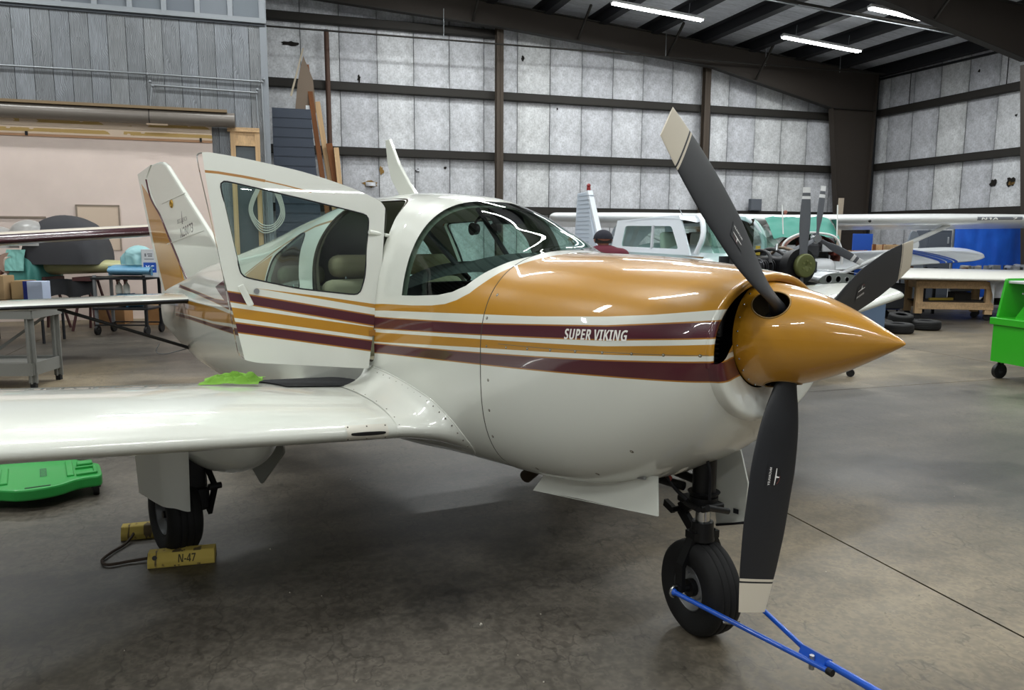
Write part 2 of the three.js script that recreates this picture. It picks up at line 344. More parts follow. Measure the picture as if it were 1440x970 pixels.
// paint scheme in the aeroplane's own x (forward) and y (up), drawn as flat colour
const CREAM = '#e0e2d9', GOLD = '#b9831f', MAROON = '#4b0f20', GOLDLINE = '#a8701f', SEAM = '#8d8d84';
const band = (c, X, col, pts) => { c.fillStyle = col; c.beginPath(); pts.forEach((p, i) => (i ? c.lineTo : c.moveTo).call(c, ...X(...p))); c.closePath(); c.fill(); };
const WS = [[-1.772, 1.300], [-1.60, 1.306], [-1.42, 1.320], [-1.33, 1.338], [-1.262, 1.368], [-1.205, 1.425], [-1.15, 1.470], [-1.09, 1.500], [-1.00, 1.524], [-.95, 1.60], [-1.1, 1.85], [-1.69, 1.83], [-1.735, 1.775], [-1.785, 1.735], [-1.80, 1.70], [-1.80, 1.62], [-1.79, 1.46]];   // windscreen edge
const stripes = (top) => {                                              // [x, upper maroon 2, gold 2, lower maroon 2]
  const rows = [[-6.6, 1.09, 1.07, .955, .83, .81, .79], [-5.85, 1.085, 1.07, .985, .86, .845, .825], [-4.9, 1.07, 1.05, 1.005, .892, .868, .846], [-4.3, 1.09, 1.03, 1.0, .93, .90, .86], [-3.4, 1.125, 1.06, 1.02, .96, .935, .885], [-2.6, 1.16, 1.105, 1.075, 1.02, 1.0, .955], [-1.83, 1.184, 1.135, 1.113, 1.067, 1.054, 1.015], [-1.18, 1.213, 1.172, 1.152, 1.115, 1.091, 1.049], [-.47, 1.26, 1.215, 1.190, 1.160, 1.137, 1.085], [-.05, 1.307, 1.255, 1.232, 1.193, 1.170, 1.105]];
  return rows;
};
function livery(x0, x1, y0, y1, W, H) {
  return canvasTex(W, H, (c) => {
    const S = W / (x1 - x0), SY = H / (y1 - y0), X = (x, y) => [(x - x0) * S, (y1 - y) * SY];
    c.fillStyle = CREAM; c.fillRect(0, 0, W, H);
    const rows = stripes();
    // gold upper cowl with its white edge along the windscreen
    const gold = [[-2.1, 1.235], [-1.84, 1.253], [-1.6, 1.262], [-1.45, 1.272], [-1.36, 1.284], [-1.29, 1.305], [-1.225, 1.338], [-1.175, 1.384], [-1.13, 1.428], [-1.075, 1.466], [-1.02, 1.498], [-.98, 1.53], [-.9, 1.7], [0, 1.7], [0, 1.352], [-.12, 1.337], [-.3, 1.313], [-.48, 1.295], [-.8, 1.273], [-1.19, 1.254], [-1.48, 1.240], [-1.83, 1.222], [-2.1, 1.20]];
    band(c, X, GOLD, gold);
    for (const [a, b, col] of [[1, 2, MAROON], [3, 4, GOLD], [5, 6, MAROON]]) {
      const up = rows.map((r) => [r[0], r[a]]), lo = rows.map((r) => [r[0], r[b]]).reverse();
      if (col === MAROON) band(c, X, GOLDLINE, [...up.map((p) => [p[0], p[1] + .005]), ...lo.map((p) => [p[0], p[1] - .005])]);
      band(c, X, col, [...up, ...lo]);
    }
    band(c, X, MAROON, [[-4.97, 1.165], [-4.64, 1.258], [-4.29, 1.125], [-3.4, 1.125], [-3.4, 1.06], [-4.3, 1.04]]);   // flared end of the upper stripe
    // roof pinstripe behind the door
    c.strokeStyle = GOLDLINE; c.lineWidth = .014 * S; c.beginPath();
    [[-4.1, 1.30], [-3.87, 1.37], [-3.62, 1.44], [-3.38, 1.51], [-3.1, 1.585], [-2.85, 1.635], [-2.6, 1.665], [-2.3, 1.67]].forEach((p, i) => (i ? c.lineTo : c.moveTo).call(c, ...X(...p))); c.stroke();
    band(c, X, GOLD, [[-4.05, 1.30], [-3.82, 1.375], [-3.5, 1.455], [-3.49, 1.20], [-4.05, 1.20]]);                        // gold corner behind the rear window
    c.strokeStyle = '#6f6a5c'; c.lineWidth = Math.max(1, .0022 * S);                                                        // skin joints
    const line = (pts) => { c.beginPath(); pts.forEach((p, i) => (i ? c.lineTo : c.moveTo).call(c, ...X(...p))); c.stroke(); };
    line([[-1.0, .8], [-.99, 1.148], [-.7, 1.158], [-.3, 1.178], [-.09, 1.192]].slice(1));
    const dot = (x, y, r) => { c.fillStyle = '#5d584c'; c.beginPath(); c.arc(...X(x, y), r * S, 0, 7); c.fill(); c.fillStyle = '#b9b2a2'; c.beginPath(); c.arc(...X(x - .001, y + .001), r * .5 * S, 0, 7); c.fill(); };
    for (let k = 0; k < 9; k++) dot(-1.06 + k * .118, 1.125 + .058 * k / 8 + .006, .0055);                                  // row of cowl fasteners along the gold stripe
    for (const [x, y] of [[-1.075, 1.245], [-1.06, 1.34], [-1.05, .99], [-1.055, .86], [-1.07, .74], [-.9, .62], [-.4, .80], [-.6, .66]]) dot(x, y, .006);
  });
}
const gloss = { roughness: .32, clearcoat: 1, clearcoatRoughness: .02 };
const paintPlain = MP(0xdfe1d8, .32, gloss), paintGold = MP(GOLD, .32, gloss), paintMaroon = MP(MAROON, .32, gloss);
const FU = [-2.95, -1.0, .3, 1.9], TA = [-7.4, -2.9, .3, 1.9], CO = [-1.15, -.03, .45, 1.6];
const paintFuse = MP(0xffffff, .32, { ...gloss, map: livery(...FU, 2048, 1680) }), paintTail = MP(0xffffff, .32, { ...gloss, map: livery(...TA, 2048, 728) }), paintCowl = MP(0xffffff, .32, { ...gloss, map: livery(...CO, 2048, 2048) });
const uvOf = ([x0, x1, y0, y1]) => (x, y) => [(x - x0) / (x1 - x0), (y - y0) / (y1 - y0)];
const glassTint = new THREE.MeshPhysicalMaterial({ color: 0xcfe6de, roughness: 0, transmission: 1, thickness: 0, ior: 1.5, side: THREE.DoubleSide });
const rubber = M(0x15151a, .75), tyreRubber = M(0x050506, .72), black = M(0x0c0c0e, .5), blackGloss = M(0x0d0d10, .25), chrome = M(0xc8cacc, .18, 1), alum = M(0xa9abad, .35, .9), darkCavity = M(0x0a0a0b, .9), fabricTan = M(0x8d8268, .95), fabricPile = M(0xa39a82, 1), lining = M(0x9b988c, .9), screwSteel = M(0x77736a, .4, .8);
// --- fuselage: outer skin with its openings, cabin lining, jambs, glass ---
const DOORWAY = rounded([[-1.925, .955], [-1.925, 1.60], [-1.99, 1.765], [-2.60, 1.765], [-2.68, 1.50], [-2.52, .955]].reverse(), [.05, .1, .12, .12, .04, .04]);
const REARWIN = rounded([[-3.46, 1.27], [-2.80, 1.27], [-2.95, 1.585], [-3.05, 1.60], [-3.44, 1.44]], [.04, .03, .05, .06, .05]);
// the windscreen edge is S-shaped at its foot: cut it as one convex piece and upright strips
function cutWindscreen(g) {
  const k = WS.findIndex((p) => p[0] >= -1.206), main = [...WS.slice(0, k + 1), [WS[k][0], 1.9], [-1.69, 1.9], ...WS.slice(WS.findIndex((p) => p[0] === -1.69))], ins = [];
  const strips = [main]; for (let i = k; WS[i + 1][0] > WS[i][0]; i++) strips.push([WS[i], WS[i + 1], [WS[i + 1][0], 1.9], [WS[i][0], 1.9]]);
  for (const p of strips) { const r = splitBy(g, p); ins.push(r.inside); g = r.outside; }
  return { inside: BGU.mergeGeometries(ins.filter((q) => q.attributes.position.count)), outside: g };
}
const LEFTWIN = rounded([[-2.62, 1.29], [-1.90, 1.29], [-1.93, 1.60], [-2.05, 1.68], [-2.68, 1.66]], .06);
{
  const cut = cutWindscreen(hullSkin(-1.10, -2.9, 90, 128, 0, uvOf(FU))), ws = cut.inside;
  let s = splitBy(cut.outside, DOORWAY, 1).outside;
  let lw = splitBy(s, LEFTWIN, -1); s = lw.outside;
  let rr = splitBy(s, REARWIN, 1), rl = splitBy(rr.outside, REARWIN, -1); s = rl.outside;
  obj('fuselage', s, paintFuse, plane);
  let t = splitBy(hullSkin(-2.9, -7.3, 110, 96, 0, uvOf(TA)), REARWIN, 1), t2 = splitBy(t.outside, REARWIN, -1);
  obj('tail_cone', [t2.outside, grid(96, 1, (a, b) => { const p = hullRing(-7.3, a * TAU); return [p[0], lerp(p[1], .8, b), p[2] * (1 - b), ...uvOf(TA)(p[0], p[1])]; }, true, true)], paintTail, plane);
  tag(obj('windshield', ws, glassTint, plane), 'tinted wraparound windscreen');
  obj('rear_window', [rr.inside, t.inside], glassTint, plane); obj('rear_window', [rl.inside, t2.inside], glassTint, plane); obj('left_window', lw.inside, glassTint, plane);
  // lining, 28 mm within
  let l = cutWindscreen(hullSkin(-1.14, -3.9, 110, 96, .028, (x, y) => [x, y])).outside;
  l = splitBy(l, DOORWAY, 1).outside; l = splitBy(l, LEFTWIN, -1).outside; l = splitBy(splitBy(l, REARWIN, 1).outside, REARWIN, -1).outside;
  obj('cabin_lining', l, lining, plane);
  const jamb = (loop, side, d = .03) => grid(loop.length, 1, (a, b) => { const p = loop[Math.round(a * loop.length) % loop.length], z = hullZ(p[0], p[1]); return [p[0], p[1], side * Math.max(0, z - b * d)]; });
  obj('door_frame', jamb(DOORWAY, 1, .035), M(0x6d6656, .9), plane);
  tag(obj('door_seal', new THREE.TubeGeometry(new THREE.CatmullRomCurve3(DOORWAY.map((p) => V3(p[0], p[1], hullZ(p[0], p[1]) - .012)), true), 160, .009, 6, true), M(0x3c352b, .9), plane), 'brown rubber seal');
  for (const [l2, sd] of [[LEFTWIN, -1], [REARWIN, 1], [REARWIN, -1]]) obj('window_frame', jamb(l2, sd), paintPlain, plane);
  for (const [loop, side] of [[LEFTWIN, -1], [REARWIN, 1], [REARWIN, -1]]) obj('window_seal', new THREE.TubeGeometry(new THREE.CatmullRomCurve3(loop.map((p) => V3(p[0], p[1], side * (hullZ(p[0], p[1]) - .002))), true), 90, .006, 6, true), rubber, plane);
  // firewall and rear bulkhead close the cabin
  obj('firewall', grid(64, 1, (a, b) => { const p = hullRing(-1.13, a * TAU, .01); return [p[0], lerp(p[1], 1.05, b), p[2] * (1 - b)]; }, true), M(0x55575a, .6, .4), plane);
  obj('rear_bulkhead', grid(64, 1, (a, b) => { const p = hullRing(-3.88, a * TAU, .02); return [p[0], lerp(p[1], .95, b), p[2] * (1 - b)]; }, true), lining, plane);
}
// --- cabin ---
{
  obj('cabin_floor', box(2.2, .03, .96, -2.4, .74, 0), M(0x4a4438, .95), plane);
  const gl = grid(24, 24, (a, b) => { const x = lerp(-1.88, -1.16, b), y0 = lerp(1.36, 1.472, smooth(0, .8, b)), w = hullZ(x, y0) - .035, z = lerp(-w, w, a); return [x, y0 + lerp(.09, .012, b) * (1 - (2 * a - 1) ** 2) - .05 * Math.abs(2 * a - 1) ** 3, z]; });
  obj('glareshield', gl, M(0x14171a, .8), plane);
  obj('instrument_panel', rbox(.05, .36, .92, .015, -1.84, 1.17, 0), M(0x2a2a2c, .6), plane);
  const dial = part('instrument_cluster', plane, [-1.868, 1.2, 0]);
  for (let k = 0; k < 12; k++) obj('dial', tf(new THREE.CylinderGeometry(.036, .036, .012, 20), 0, .07 - .09 * (k % 3), -.36 + .15 * Math.floor(k / 3) + (k > 5 ? .15 : 0), 0, 0, Math.PI / 2), black, dial);
  for (const z of [-.24, .24]) { const y = part('control_yoke', plane, [-1.98, 1.17, z]); obj('column', rod([.14, 0, 0], [0, 0, 0], .012), alum, y); obj('wheel', tube([[0, .09, -.11], [-.01, .02, -.12], [0, -.06, -.09], [0, -.07, 0], [0, -.06, .09], [-.01, .02, .12], [0, .09, .11]], .012, 40), black, y); }
  const seatAt = (x, y, z, mat) => { const s = part('seat', plane, [x, y, z]);
    obj('cushion', rbox(.46, .16, .44, .06, .1, .17, 0), mat, s); obj('backrest', tf(rbox(.14, .5, .44, .06), -.16, .44, 0, 0, 0, .22), mat, s);
    obj('headrest', [tf(rbox(.12, .13, .32, .055), -.23, .76, 0, 0, 0, .15)], fabricTan, s); for (const q of [-.07, .07]) obj('headrest_post', rod([-.2, .66, q], [-.22, .74, q], .008), chrome, s); };
  seatAt(-2.42, .645, .26, fabricPile); seatAt(-2.42, .645, -.26, fabricPile); seatAt(-3.2, .56, .23, fabricTan); seatAt(-3.2, .56, -.23, fabricTan);
  for (const s of [1, -1]) obj('cabin_brace', rod([-2.12, 1.735, s * .24], [-1.66, 1.37, s * .17], .014), M(0x3b3e42, .5, .3), plane);
  obj('overhead_panel', rbox(.2, .03, .16, .01, -1.98, 1.76, 0), M(0x3a3a38, .8), plane);
  const h = part('hanging_headset', plane, [-2.0, 1.62, -.2]); obj('band', tf(new THREE.TorusGeometry(.075, .008, 8, 24, Math.PI), 0, .0, 0, 0, Math.PI / 2, 0), black, h); for (const z of [-.075, .075]) obj('ear_cup', tf(new THREE.CylinderGeometry(.035, .03, .035, 16), 0, 0, z, Math.PI / 2), black, h);
  obj('sun_visor', rbox(.012, .1, .22, .005, -1.84, 1.69, -.22, 0, 0, .5), M(0x2d3035, .5), plane);
}
// --- cowling ---
{
  obj('cowling', hullSkin(-.095, -1.095, 90, 128, 0, uvOf(CO)), paintCowl, plane);
  obj('cowl_seam', new THREE.TubeGeometry(new THREE.CatmullRomCurve3(Array.from({ length: 72 }, (_, i) => V3(...hullRing(-1.0975, i / 72 * TAU, .003))), true), 200, .004, 5, true), M(0x4a463c, .8), plane);
  // rolled front lip over the upper part and both inlets
  const L = (k) => { const t = lerp(-.16, Math.PI + .16, k), p = hullRing(-.1, t, .016); return V3(p[0], p[1], p[2]); };
  const lipCurve = new THREE.CatmullRomCurve3(Array.from({ length: 40 }, (_, i) => L(i / 39))), lip = new THREE.TubeGeometry(lipCurve, 120, .0175, 10);
  { const P = lip.attributes.position, T = lip.attributes.uv, f = uvOf(CO); for (let i = 0; i < P.count; i++) T.setXY(i, ...f(P.getX(i), P.getY(i))); }
  obj('cowl_lip', lip, paintCowl, plane);
  const chin = grid(72, 18, (a, b) => { const t = lerp(Math.PI + .12, TAU - .12, a), o = hullRing(-.095, t), r = .197, q = [-.121, 1.236 + r * Math.sin(t), r * Math.cos(t)], s = smooth(0, 1, b), bulge = .035 * Math.sin(Math.PI * b); const p = [lerp(o[0], -.112, b) + .042 * Math.sin(Math.PI * Math.sqrt(b)) * (1 - .3 * b), lerp(o[1], q[1], b), lerp(o[2], q[2], b)]; return [...p, ...uvOf(CO)(p[0] - .0, p[1])]; }, false, false);
  obj('cowl_chin', chin, paintCowl, plane);
  obj('inlet_duct', [hullSkin(-.1, -.5, 12, 64, .034, (x, y) => [x, y]), grid(64, 1, (a, b) => { const p = hullRing(-.42, a * TAU, .03); return [p[0], lerp(p[1], 1.2, b), p[2] * (1 - b)]; }, true)], darkCavity, plane);
  for (const s of [1, -1]) { const cy = part('engine_cylinder', plane, [-.2, 1.215, s * .29]); for (let k = 0; k < 9; k++) obj('cooling_fin', rbox(.13, .006, .1, .002, 0, (k - 4) * .0165, 0), M(0x17171a, .5, .4), cy); obj('barrel', tf(new THREE.CylinderGeometry(.05, .05, .15, 16), -.01, 0, 0), black, cy); }
  obj('ring_baffle', [tf(new THREE.TorusGeometry(.205, .018, 8, 40, Math.PI), -.17, 1.236, 0, 0, Math.PI / 2, 0)], black, plane);
}
// --- propeller ---
{
  const tilt = .035, prop = part('propeller', plane, [0, 1.238, 0]); prop.rotation.z = tilt;
  const prof = [[-.118, .19], [-.07, .1865], [0, .175], [.05, .1625], [.1, .147], [.15, .1275], [.2, .105], [.25, .0795], [.3, .052], [.34, .03], [.365, .0155], [.379, .006], [.384, 0]], rAt = table(prof.map(([x, r]) => [x, r]));
  const phis = [46.4, 166.4, 286.4].map((d) => d * RAD);
  let cone = grid(144, 60, (a, b) => { const x = lerp(-.118, .384, 1 - (1 - b) ** 1.6), r = b === 1 ? 0 : rAt(x)[0]; return [x, r * Math.cos(a * TAU), r * Math.sin(a * TAU)]; }, true);
  const holes = [];
  for (const ph of phis) {                                             // a real hole where each blade passes
    const m = new THREE.Matrix4().makeBasis(V3(1, 0, 0), V3(0, -Math.sin(ph), Math.cos(ph)), V3(0, Math.cos(ph), Math.sin(ph))), inv = m.clone().invert();
    cone.applyMatrix4(inv); cone = splitBy(cone, circlePts(-.012, 0, .064, 28, .058), 1).outside; cone.applyMatrix4(m);
    const rim = circlePts(-.012, 0, .064, 28, .058).map(([x, y]) => { const r = rAt(x)[0], z = Math.sqrt(Math.max(0, r * r - y * y)); return V3(x, y, z).applyMatrix4(m); });
    holes.push(new THREE.TubeGeometry(new THREE.CatmullRomCurve3(rim, true), 56, .0028, 6, true));
  }
  const spin = obj('spinner', cone, paintGold, prop);
  obj('hole_edge', holes, M(0x8a6a32, .4), spin);
  obj('backplate', tf(lathe([[0, 0], [.186, 0], [.188, .008], [.186, .014], [0, .014]], 60), -.124, 0, 0, 0, 0, -Math.PI / 2), M(0x6b5a3a, .5, .4), spin);
  obj('hub', [tf(new THREE.CylinderGeometry(.085, .085, .12, 24), -.02, 0, 0, 0, 0, Math.PI / 2), tf(new THREE.CylinderGeometry(.05, .03, .14, 20), .1, 0, 0, 0, 0, -Math.PI / 2)], darkCavity, spin);
  const screws = []; for (let k = 0; k < 24; k++) { const t = (k + .5) / 24 * TAU; screws.push(tf(new THREE.SphereGeometry(.004, 8, 6), -.1, .1885 * Math.cos(t), .1885 * Math.sin(t))); }
  stuff(obj('screw', screws, chrome, spin));
  // cut-out behind one blade, held by a plate
  const rough = new THREE.MeshPhysicalMaterial({ color: 0x16181d, roughness: .5, clearcoat: .2, clearcoatRoughness: .4, side: THREE.DoubleSide });
  const tipWhite = M(0xcfc6b4, .55), R0 = .967;
  const shape = table([[.05, .062, .062, 48], [.14, .066, .060, 42], [.19, .086, .046, 36], [.26, .125, .033, 29], [.36, .168, .024, 22], [.5, .197, .018, 16.5], [.65, .197, .0145, 14], [.8, .178, .0115, 12.5], [.9, .150, .009, 11.5], [.967, .128, .0075, 11]]);
  const blade = (r0, r1, grow = 0, nr = 50) => grid(40, nr, (a, b) => {   // r along the blade, an aerofoil section turned by its pitch
    const r = lerp(r0, r1, b), [ch, th, be] = shape(r), t = a * TAU, c = Math.cos(t), s = Math.sin(t), foil = smooth(.1, .3, r);
    const px = c * ch * .5 + .12 * ch * foil * 0, py = (s > 0 ? 1 : lerp(1, .35, foil)) * s * th * .5 * (foil ? (1 - .35 * foil * (1 - c) * .5) : 1) + grow * Math.sign(s);
    const B = be * RAD; return [Math.sin(B) * px + Math.cos(B) * py, r, Math.cos(B) * px - Math.sin(B) * py, a, b];
  }, true);
  const cap = (r, flip) => { const g = grid(40, 1, (a, b) => { const [ch, th, be] = shape(r), c = Math.cos(a * TAU) * (1 - b), s = Math.sin(a * TAU) * (1 - b), B = be * RAD, px = c * ch * .5, py = (s > 0 ? 1 : .35) * s * th * .5; return [Math.sin(B) * px + Math.cos(B) * py, r, Math.cos(B) * px - Math.sin(B) * py]; }, true, flip); return g; };
  const logo = canvasTex(256, 320, (c) => { c.fillStyle = '#16181d'; c.fillRect(0, 0, 256, 320); c.fillStyle = '#0a0b0e'; c.beginPath(); c.ellipse(140, 160, 112, 140, 0, 0, 7); c.fill(); c.strokeStyle = '#7d3a36'; c.lineWidth = 8; c.beginPath(); c.ellipse(176, 160, 58, 96, 0, -1.3, .2); c.stroke(); c.fillStyle = '#eceae6'; c.beginPath(); c.moveTo(150, 44); c.lineTo(160, 44); c.lineTo(172, 148); c.lineTo(226, 153); c.lineTo(226, 167); c.lineTo(172, 172); c.lineTo(166, 280); c.lineTo(152, 280); c.lineTo(150, 160); c.fill(); c.save(); c.translate(74, 160); c.rotate(-Math.PI / 2); c.font = 'bold 50px sans-serif'; c.textAlign = 'center'; c.fillText('McCAULEY', 0, 0, 262); c.restore(); });
  phis.forEach((ph, k) => {
    const b = part('propeller_blade', prop); b.rotation.x = ph;
    obj('blade_body', blade(.05, R0 - .1), rough, b); obj('blade_line', blade(R0 - .115, R0 - .106, .0006, 3), tipWhite, b);
    obj('blade_tip', [blade(R0 - .1, R0, 0, 8), cap(R0, true)], tipWhite, b);
    const r0 = .455, r1 = .535, w = .21;
    obj('emblem', grid(8, 8, (a, q) => { const r = lerp(r0, r1, q), [ch, th, be] = shape(r), t = Math.PI * (.5 - w * .5 + w * (1 - a)), c = Math.cos(t), s = Math.sin(t), px = c * ch * .5, py = s * th * .5 * (1 - .35 * (1 - c) * .5) + .0012, B = be * RAD; return [Math.sin(B) * px + Math.cos(B) * py, r, Math.cos(B) * px - Math.sin(B) * py, a, q]; }), MP(0xffffff, .5, { clearcoat: .2, clearcoatRoughness: .4, map: logo }), b);
  });
}
// --- wings ---
const foilY = (x, up) => { const t = .115, m = .022, p = .38, yt = 5 * t * (.2969 * Math.sqrt(x) - .126 * x - .3516 * x * x + .2843 * x ** 3 - .1036 * x ** 4), yc = x < p ? m / p / p * (2 * p * x - x * x) : m / (1 - p) ** 2 * (1 - 2 * p + 2 * p * x - x * x); return yc + (up ? yt : -yt); };
const SEMI = 4.45;
function wingPoint(z, s) {                                              // s: 0 upper trailing edge, .5 nose, 1 lower trailing edge; z outwards
  const c = lerp(1.80, 1.22, clamp(z / 5)), up = s < .5, q = up ? 1 - 2 * s : 2 * s - 1, x = q * q, xl = -1.425 - .01 * z, y0 = .742 + .103 * (z - .85), inc = .03;
  const px = x * c, py = foilY(x, up) * c; return [xl - px * Math.cos(inc) + py * Math.sin(inc) * .3, y0 + py - px * Math.sin(inc), z];
}
function makeWing(side) {
  const w = part('wing', plane), Z = (p) => [p[0], p[1], p[2] * side];
  const tipZ = (k) => SEMI - .16 + .16 * Math.sin(k * Math.PI / 2), body = grid(90, 40, (a, b) => Z(wingPoint(lerp(.42, SEMI - .16, b), a)), false, side < 0);
  const tip = grid(90, 10, (a, b) => { const p = wingPoint(SEMI - .16, a), mid = wingPoint(SEMI - .16, a < .5 ? 1 - a : 1 - a), k = Math.cos(b * Math.PI / 2), cy = (p[1] + mid[1]) / 2, cx = -1.9; return Z([lerp(cx, p[0], .55 + .45 * k), lerp(cy + .02, p[1], k), tipZ(b)]); }, false, side < 0);
  obj('wing_skin', body, paintPlain, w); obj('wing_tip', tip, paintPlain, w);
  return w;
}
{
  const w = makeWing(1), wl = makeWing(-1); tag(w, 'white right wing'); tag(wl, 'white left wing');
  obj('walkway', grid(20, 30, (a, b) => { const z = lerp(.5, 1.0, a), s = lerp(.06, .235 - .02 * a, b), p = wingPoint(z, s); return [p[0], p[1] + .006 + .012 * Math.sin(Math.PI * b) * (1 - a), p[2]]; }), M(0x1b1c1f, .97), w);
  // slotted cover in the nose of the wing
  const on = (z, s, d) => { const p = wingPoint(z, s), q = wingPoint(z, s + .004), r = wingPoint(z, s - .004), t = V2(q[0] - r[0], q[1] - r[1]).normalize(); return [p[0] - t.y * -d * -1 * -1, p[1] + t.x * d * -1, p[2]]; };
  const slot = part('stall_vane_plate', w);
  const S = (y, z) => { let lo = .5, hi = .62; for (let k = 0; k < 24; k++) { const m = (lo + hi) / 2; wingPoint(z, m)[1] > y ? lo = m : hi = m; } return (lo + hi) / 2; };
  const cover = (z0, z1, y0, y1, lift) => grid(20, 10, (a, b) => { const z = lerp(z0, z1, a), dy = .095 * (z - .88), p = wingPoint(z, lerp(.442, .556, b)); return [p[0] + lift, p[1], p[2]]; });
  obj('plate', cover(.78, .98, 0, 0, .004), MP(0xdcd8cc, .4), slot);
  obj('slot_opening', grid(24, 4, (a, b) => { const z = lerp(.797, .963, a), e = .35 + .65 * Math.sin(Math.PI * clamp(a * 1.0)) ** .4, p = wingPoint(z, .498 + .030 * (b - .35) * e); return [p[0] + .0065, p[1], p[2]]; }), black, slot);
  const sc = []; for (const [z, s] of [[.79, .452], [.88, .452], [.97, .452], [.79, .547], [.88, .547], [.97, .547]]) { const p = wingPoint(z, s); sc.push(tf(new THREE.SphereGeometry(.004, 8, 6), p[0] + .004, p[1], p[2])); }
  obj('screw', sc, screwSteel, slot);
  // left wing's tip lamp
  obj('tip_lamp', tf(new THREE.SphereGeometry(.05, 16, 12).scale(1.6, .7, .8), -1.62, 1.09, -SEMI - .01), M(0xc79a6c, .3), wl);
  // root fairing: a concave skin from the wing to the fuselage side
  const fus = [[-2.02, .935], [-1.90, .928], [-1.80, .918], [-1.70, .902], [-1.617, .885], [-1.53, .863], [-1.447, .838], [-1.377, .80], [-1.315, .752], [-1.278, .695], [-1.268, .645], [-1.30, .60], [-1.42, .565], [-1.7, .535], [-2.0, .52]];
  const curve = new THREE.CatmullRomCurve3(fus.map((p) => V3(p[0], p[1], 0)));
  const fair = (sd) => { const zw = .735; return grid(60, 20, (a, b) => { const s = lerp(.225, .72, smooth(0, 1, a) * .35 + a * .65), W = wingPoint(zw, s), F = curve.getPoint(a), fz = hullZ(F.x, F.y) - .004, C = [lerp(W[0], F.x, .42), lerp(W[1], F.y, .12), lerp(W[2], fz, .78)], q = 1 - b; return [q * q * W[0] + 2 * q * b * C[0] + b * b * F.x, q * q * (W[1] + .003) + 2 * q * b * C[1] + b * b * F.y, sd * (q * q * W[2] + 2 * q * b * C[2] + b * b * (fz + .006))]; }, false, sd > 0); };
  for (const sd of [1, -1]) {
    const f = obj('wing_fairing', fair(sd), paintPlain, plane);
    const rv = []; for (let k = 2; k < 18; k++) { const a = k / 25, p = curve.getPoint(a), W = wingPoint(.752, lerp(.225, .72, smooth(0, 1, a) * .35 + a * .65)); rv.push(tf(new THREE.SphereGeometry(.0038, 8, 6), p.x + .004, p.y - .016, sd * (hullZ(p.x, p.y) + .010))); if (k % 2 === 0 && k < 13) rv.push(tf(new THREE.SphereGeometry(.0038, 8, 6), W[0], W[1], sd * .72)); }
    stuff(obj('rivet', rv, screwSteel, f));
    obj('fairing_edge', [new THREE.TubeGeometry(new THREE.CatmullRomCurve3(Array.from({ length: 30 }, (_, i) => { const p = curve.getPoint(i / 29 * .8); return V3(p.x, p.y, sd * (hullZ(p.x, p.y) + .001)); })), 60, .0035, 6)], paintPlain, f);
  }
}
